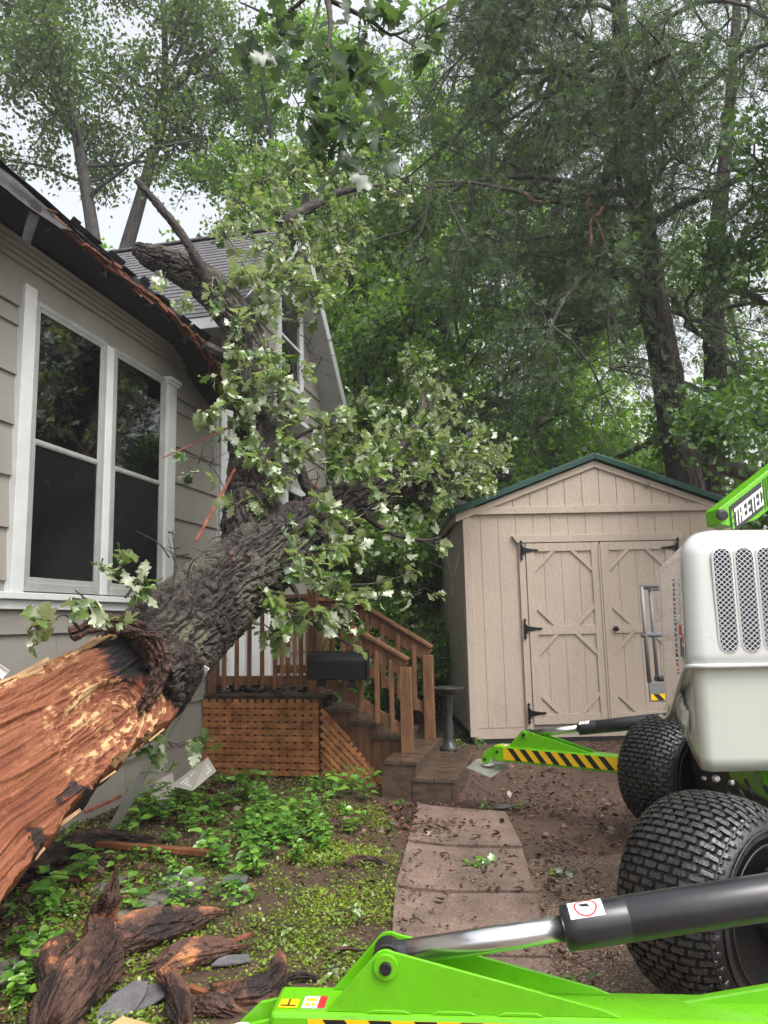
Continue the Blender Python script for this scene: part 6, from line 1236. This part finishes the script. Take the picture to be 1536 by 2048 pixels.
# broad-leaved weeds, each plant its own object
def weed_mesh(seed, nl, size, hgt):
    rg = np.random.default_rng(seed); mb = MB(); Ps, Ds, Ns, Ss = [], [], [], []
    for s in range(max(1, nl // 7)):
        a = rg.random() * 6.28; q = np.array([[0, 0, 0], [math.cos(a) * .03, math.sin(a) * .03, hgt * .5], [math.cos(a) * .07, math.sin(a) * .07, hgt * (.7 + .4 * rg.random())]]); mb.tube(q, [.003, .0025, .0015], 4, cap=False)
        for k in range(7): f = .3 + .7 * k / 6; p = q[0] * (1 - f) + q[2] * f; b = k * 2.4 + a; Ps.append(p); Ds.append([math.cos(b), math.sin(b), .35 - .5 * rg.random()]); Ns.append([rg.normal() * .25, rg.normal() * .25, 1]); Ss.append(size * (.6 + .6 * rg.random()) * (1.1 - .3 * f))
    V, F, R1 = scatter(OVAL, np.array(Ps), np.array(Ds), np.array(Ns), np.array(Ss), rg); return mb, V, F, R1
protos = []
for i, (nl, sz, hg) in enumerate(((14, .095, .18), (21, .08, .24), (7, .13, .14), (21, .05, .10), (28, .06, .15))): protos.append(weed_mesh(100 + i, nl, sz, hg))
made = {}
def plant(kind, x, y, sc, label, group):
    z = float(gh(x, y)); 
    if kind not in made:
        t = thing('weed_plant', label, 'plant', (0, 0, 0), group); mb, V, F, R1 = protos[kind]; mb.build('stem', ['leaf_weed'], t, smooth=True); fast_mesh('leaves', V, F, 'leaf_weed', t, {'rnd': R1}, smooth=True); made[kind] = t; t.location = (x, y, z); t.scale = (sc,) * 3; t.rotation_euler = (0, 0, rng.random() * 6.28); return t
    return dup(made[kind], (x, y, z), rng.random() * 6.28, sc, label, group)
reg = [((250, 640), (1560, 1700), 62, 'lush broad-leaved weed in the thick patch before the porch lattice', 'weeds before the lattice'), ((400, 600), (1600, 1760), 26, 'green weed at the open right side of the thicket', 'weeds at the right of the thicket'), ((60, 330), (1690, 1850), 13, 'dark green weed under the torn trunk and downspout', 'weeds under the torn trunk'),
  ((20, 120), (1800, 1980), 10, 'weed in the mulch beside the concrete edging blocks', 'weeds by the edging'), ((640, 800), (1545, 1620), 16, 'small weed at the foot of the porch stairs', 'weeds at the stair foot'), ((500, 720), (1620, 1740), 16, 'low scattered weed in the moss beside the path', 'weeds in the moss'), ((0, 60), (1900, 2040), 6, 'large-leaved weed cut off by the lower left edge', 'weeds at the left edge'), ((330, 520), (1740, 1830), 14, 'weed between the edging blocks and the split log', 'weeds by the split log')]
for (xr, yr, cnt, WL, GR) in reg:
    for k in range(cnt):
        px, py = rng.uniform(*xr), rng.uniform(*yr); p = gp(px, py)
        if (p - HO) @ HN < .12 or px > 800: continue
        kd = int(rng.integers(0, 5)); sc = rng.uniform(.6, 1.25) if yr[0] < 1700 else rng.uniform(.45, .9)
        plant(kd, p[0], p[1], sc, WL, GR)
for k in range(26):
    p = gp(rng.uniform(862, 960), rng.uniform(1470, 1500)); plant(3, p[0], p[1], rng.uniform(.5, .9), 'small weed growing at the foot of the shed wall by the birdbath', 'weeds at the shed foot') if k < 12 else None
# torn lumps of rotten wood
def log(name, label, cat_, pts, rs, seed, disp=.05, lump=.45, ns=200, k=80, shift=0.0, mat='rotten_wood'):
    pts = [np.asarray(p, float) for p in pts]; b = pts[0].copy(); b[2] = min(p[2] for p in pts); t = thing(name, label, cat_, b)
    return t, pts, rs
def rot_part(t, pname, pts, rs, seed, disp=.05, lump=.45, ns=200, k=80, shift=0.0, mat='rotten_wood'):
    ns, k = int(ns * 1.5), int(k * 1.5)
    V, F, A = bark_tube(pts, rs, ns, k, disp, 'rot', seed, lump); A = A + .45 * sm(.54, .62, fbm(V * np.array([9, 9, 14]) + seed, 3)); fast_mesh(pname, V, F, mat, t, {'h': A * .8 + shift - .05}, smooth=True)
def gpz(px, py, dz): 
    p = gp(px, py); return p + HZ * dz
L = [gpz(90, 2110, .06), gpz(150, 2020, .09), gpz(200, 1960, .11), gpz(205, 1900, .16)]
t = thing('root_chunk', 'big forked dark red rotten root chunk at the lower left with an upright splinter', 'root chunk', gp(150, 2030))
rot_part(t, 'body', L, [.13, .125, .10, .07], 51, .06, .5, 260, 120); 
rot_part(t, 'upright_splinter', [gpz(195, 1950, .06), gpz(198, 1925, .17), gpz(215, 1935, .29), gpz(224, 1935, .36)], [.075, .065, .04, .012], 52, .035, .5, 200, 80, .10)
rot_part(t, 'side_root', [gpz(120, 2060, .05), gpz(90, 1975, .08), gpz(140, 1900, .06)], [.06, .06, .03], 55, .03, .4, 120, 60)
for nm, lb, pp, rs, sd, sh in (
    ('rotten_log', 'long grey-brown split log pointing right, beside the root chunk', [(215, 1925, .05), (280, 1900, .07), (345, 1880, .07), (430, 1852, .05)], [.06, .085, .075, .02], 61, .0),
    ('rotten_log', 'red-orange torn log slab below the grey split log', [(310, 1950, .03), (370, 1935, .05), (430, 1925, .05), (488, 1908, .03)], [.04, .06, .05, .015], 62, .14),
    ('rotten_log', 'curved orange-brown stick log near the green outrigger foot', [(430, 1995, .03), (490, 2010, .05), (545, 1990, .06), (560, 1935, .06)], [.02, .045, .05, .025], 63, .05),
    ('rotten_log', 'dark upright bark slab at the bottom left of the outrigger', [(325, 1975, .06), (345, 2010, .06), (365, 2070, .04)], [.035, .05, .04], 64, -.1),
    ('rotten_log', 'grey pitted lump of rotted wood at the bottom edge', [(385, 2030, .03), (430, 2035, .05), (465, 2040, .03)], [.03, .05, .03], 65, -.02),
    ('stick', 'thick dark curved stick on the moss left of the path', [(690, 1738, .02), (720, 1728, .03), (770, 1735, .025), (795, 1742, .02)], [.025, .03, .022, .008], 66, -.1),
    ('rotten_log', 'short brown branch piece behind the curved stick log', [(560, 1975, .02), (600, 1968, .03), (650, 1970, .02)], [.02, .028, .015], 67, .0),
    ('rotten_log', 'reddish chunk lying against the green outrigger tip', [(655, 1915, .02), (690, 1908, .025), (735, 1912, .02)], [.012, .018, .012], 68, .12),
    ('bark_slab', 'dark bark slab under the torn trunk at the left edge', [(-60, 1800, .08), (60, 1760, .10), (150, 1730, .06)], [.10, .12, .05], 69, -.15),
    ('bark_slab', 'long black bark strip beneath the leaning white downspout', [(90, 1725, .05), (190, 1700, .07), (300, 1690, .04)], [.05, .06, .02], 70, -.15)):
    t = thing(nm, lb, nm.replace('_', ' '), gp(pp[0][0], pp[0][1])); rot_part(t, 'wood', [gpz(*p) for p in pp], rs, sd, .045, .6, 150, 60, sh)
# splintered boards and slats on the ground
def slat(name, label, a, b, w_, h, mt, cat_='board', bevel=.002):
    mb = MB(); a, b = np.asarray(a, float), np.asarray(b, float); mb.beam(a, b, w_, h)
    return mb.build(name, [mt], None, bevel=bevel, label=label, cat=cat_)
slat('broken_board', 'brown wet board among the weeds under the downspout', gpz(150, 1700, .05), gpz(445, 1725, .05), .06, .03, 'plank')
slat('broken_board', 'short orange lath lying left of the upright root splinter', gpz(95, 1768, .03), gpz(185, 1770, .03), .025, .02, 'plank')
slat('broken_board', 'thin red stick pointing at the outrigger from the torn logs', gpz(440, 1905, .03), gpz(505, 1880, .03), .018, .015, 'red_board')
slat('broken_board', 'pale sawn plank end at the very bottom left', gpz(230, 2065, .03), gpz(300, 2085, .03), .07, .02, 'pale_wood')
slat('broken_board', 'orange splintered kindling piece near the bottom left', gpz(378, 1985, .02), gpz(432, 2005, .02), .03, .018, 'plank')
slat('broken_board', 'dark red strip against the foot of the siding', gpz(170, 1660, .12), gpz(240, 1625, .12), .03, .02, 'red_board')
# edging blocks
for k, ((xa, ya), (xb, yb)) in enumerate((((-60, 1985), (45, 1945)), ((50, 1943), (130, 1912)), ((215, 1868), (300, 1822)), ((305, 1820), (395, 1775)))):
    a, b = gp(xa, ya), gp(xb, yb); mb = MB(); mb.beam(a + HZ * .015, b + HZ * (.015 + .01 * (k % 2)), .11, .08)
    mb.build('edging_block', ['concrete'], None, bevel=.006, label=['grey concrete edging block cut off by the left edge', 'grey concrete edging block left of the root chunk', 'tilted concrete edging block right of the upright splinter', 'mossy concrete edging block nearest the weeds'][k], cat='edging block', group='concrete edging of the bed')
# roof shingle scraps
def scrap(px, py, s, ang, tilt, label, mt='shingle'):
    c = gpz(px, py, .02 + s * .1 * abs(tilt)); r_ = random.Random(int(px)); e = np.array([math.cos(ang), math.sin(ang), tilt]); f = np.array([-math.sin(ang), math.cos(ang), tilt * .5]); pts = []
    for k in range(9): a = 2 * math.pi * k / 9; q = s * (.7 + .45 * r_.random()); pts.append(c + e * q * math.cos(a) + f * q * .55 * math.sin(a) + HZ * .012 * r_.random())
    mb = MB(); mb.prism(pts, HZ * .006); mb.build('shingle_scrap', [mt], None, label=label, cat='shingle scrap')
for a in ((215, 1785, .13, .4, .35, 'dark shingle scrap standing behind the upright splinter'), (470, 1770, .12, -.5, .1, 'grey shingle scrap in the weeds left of the moss'), (595, 1672, .08, .2, .05, 'black shingle scrap at the end of the weed thicket'), (465, 1935, .09, .3, .05, 'slate grey shingle scrap beside the red torn log'), (290, 2010, .16, .6, .1, 'large shingle scrap between root chunk and bark slab'), (240, 2030, .12, 1.0, .3, 'folded black shingle scrap next to the pale plank end'), (1010, 1620, .10, .2, .05, 'grey shingle scrap on the path near the steps'), (125, 1700, .15, .2, .3, 'grey shingle scrap under the torn trunk'), (345, 1765, .10, .8, .1, 'small shingle scrap beside the mossy edging block')): scrap(*a)
# leaning downspout, vent panel, siding scraps
def channel(a, b, w_, d_, name, label, cat_):
    a, b = np.asarray(a, float), np.asarray(b, float); e = unit(b - a); side = unit(np.cross(e, CAM - a)); fr = unit(np.cross(side, e)); fr = fr if fr @ (CAM - a) > 0 else -fr; t = .003; mb = MB(); L_ = b - a
    mb.box(a - side * w_ / 2, side * w_, L_, -fr * t); mb.box(a - side * w_ / 2, side * t, L_, fr * d_); mb.box(a + side * (w_ / 2 - t), side * t, L_, fr * d_); mb.box(a - side * w_ * .12, side * w_ * .24, L_, fr * t * 2)
    return mb.build(name, ['white_plain'], None, bevel=.001, label=label, cat=cat_)
g1 = gpz(222, 1668, .02); channel(g1, at(410, 1332, 4.72), .062, .022, 'downspout', 'long white metal downspout leaning against the trunk and siding', 'downspout')
channel(at(-40, 1315, 3.7), at(12, 1350, 3.75), .05, .02, 'downspout', 'short white metal strip at the far left edge above the torn wood', 'metal strip')
t = thing('vent_panel', 'pale louvred plastic vent panel tilted against the lattice corner', 'vent panel', gp(380, 1580)); a, b, c_, d_ = at(340, 1572, 6.0), at(385, 1582, 5.95), at(432, 1543, 6.15), at(415, 1515, 6.2)
mb = MB(); mb.prism([a, b, c_, d_], (0, .012, .004)); mb.build('frame', ['plastic_beige'], t, bevel=.002)
for k in range(3):
    f0, f1 = .14 + k * .28, .36 + k * .28; q = lambda u, v: (a * (1 - u) + d_ * u) * (1 - v) + (b * (1 - u) + c_ * u) * v + np.array([0, -.006, 0])
    mb = MB(); 
    for s in range(4): v0 = .2 + s * .16; mb.prism([q(f0, v0), q(f1, v0), q(f1, v0 + .10), q(f0, v0 + .10)], (0, -.004, 0))
    mb.build('louvre', ['white_plain'], t)
mb = MB(); mb.prism([gpz(300, 1600, .03), gpz(325, 1618, .02), gpz(350, 1605, .03), gpz(345, 1570, .10), gpz(322, 1568, .12)], (0, .01, .006)); mb.build('siding_scrap', ['plastic_beige'], None, label='torn beige siding scrap under the vent panel', cat='siding scrap')
# red laths torn from the eave, caught in the oak
slat('broken_lath', 'upper thin red lath caught between window casing and limb', at(325, 916, 6.05), at(482, 844, 6.35), .020, .012, 'red_board', 'lath')
slat('broken_lath', 'long red lath standing diagonally left of the upright limb', at(392, 1082, 5.6), at(480, 920, 6.05), .024, .014, 'red_board', 'lath')
slat('broken_lath', 'short red lath behind the oak fork by the lower wing window', at(610, 955, 6.9), at(645, 985, 6.7), .03, .015, 'red_board', 'lath')
# fallen oak leaf sprigs on paving
def sprig(px, py, n, s, label, flat=.3):
    c = gpz(px, py, .045); t = thing('leaf_sprig', label, 'leaf sprig', gp(px, py)); m_ = n; pos = c + rng.normal(size=(m_, 3)) * [.03, .03, .008]; d = rng.normal(size=(m_, 3)) * [1, 1, flat]; V, F, R1 = scatter(OAK, pos, d, rng.normal(size=(m_, 3)) * .5 + [0, 0, 1], s * (.6 + .6 * rng.random(m_)), rng); fast_mesh('leaves', V, F, 'leaf_weed' if s > .075 else 'oak_leaf', t, {'rnd': R1}, smooth=True)
    mb = MB(); mb.tube([c + [-.06, .02, -.01], c + [0, 0, 0.], c + [.05, .02, .01]], [.003, .003, .002], 4); mb.build('twig', ['bark_twig'], t)
for a in ((962, 1742, 16, .085, 'green oak leaf sprig on the middle path slab'), (975, 1618, 10, .07, 'green oak leaves left of the grey shingle scrap on the path'), (1045, 1622, 8, .07, 'green oak leaves right of the grey shingle scrap on the path'), (1130, 1758, 8, .07, 'small green sprig in the leaf litter beside the path'), (1095, 1540, 10, .07, 'green sprig below the far outrigger beam'), (690, 1840, 5, .07, 'pale upturned oak leaves on the moss'), (590, 1870, 3, .06, 'pale oak leaves left of the upturned ones on the moss'), (665, 1960, 5, .075, 'pale oak leaf touching the near outrigger bracket'), (1150, 1980, 6, .075, 'dull oak leaves under the near cylinder'), (1180, 1670, 2, .05, 'single pale leaf on the driveway'), (955, 1480, 6, .06, 'wilted pale leaves at the shed corner')): sprig(*a)
for k, (x0, y0, x1, y1, lb) in enumerate(((945, 1570, 985, 1600, 'thin twig lying near the foot of the steps'), (1090, 1695, 1170, 1715, 'long thin twig on the driveway gravel'), (1165, 1757, 1205, 1762, 'short dark twig near the rear tyre'), (882, 1718, 900, 1730, 'tiny black twig on the second slab'), (820, 1855, 850, 1862, 'tiny twig on the nearest slab'))):
    a, b = gpz(x0, y0, .035), gpz(x1, y1, .035); mb = MB(); mb.tube(spline([a, (a + b) / 2 + rng.normal(size=3) * .012, b], 8), np.linspace(.006, .003, 8), 5); mb.build('twig', ['bark_twig'], None, label=lb, cat='twig')
# ------------------------------------------------------------------ haze volume added to lift blacks, in place of veiling lens glare
mb = MB(); mb.box((-100, -70, -2), (200, 0, 0), (0, 225, 0), (0, 0, 26))
hz = bpy.data.materials.new('haze'); hz.use_nodes = True; hn_ = hz.node_tree; hn_.nodes.remove(hn_.nodes['Principled BSDF']); pv = hn_.nodes.new('ShaderNodeVolumePrincipled'); pv.inputs['Density'].default_value = 0.0020; pv.inputs['Color'].default_value = (.93, .95, 1, 1); pv.inputs['Anisotropy'].default_value = .2
hn_.links.new(pv.outputs[0], hn_.nodes['Material Output'].inputs['Volume']); MATS['haze'] = hz
mb.build('haze', ['haze'], kind='stuff', label='added thin pale haze volume that veils and lightens the far trees', cat='haze')
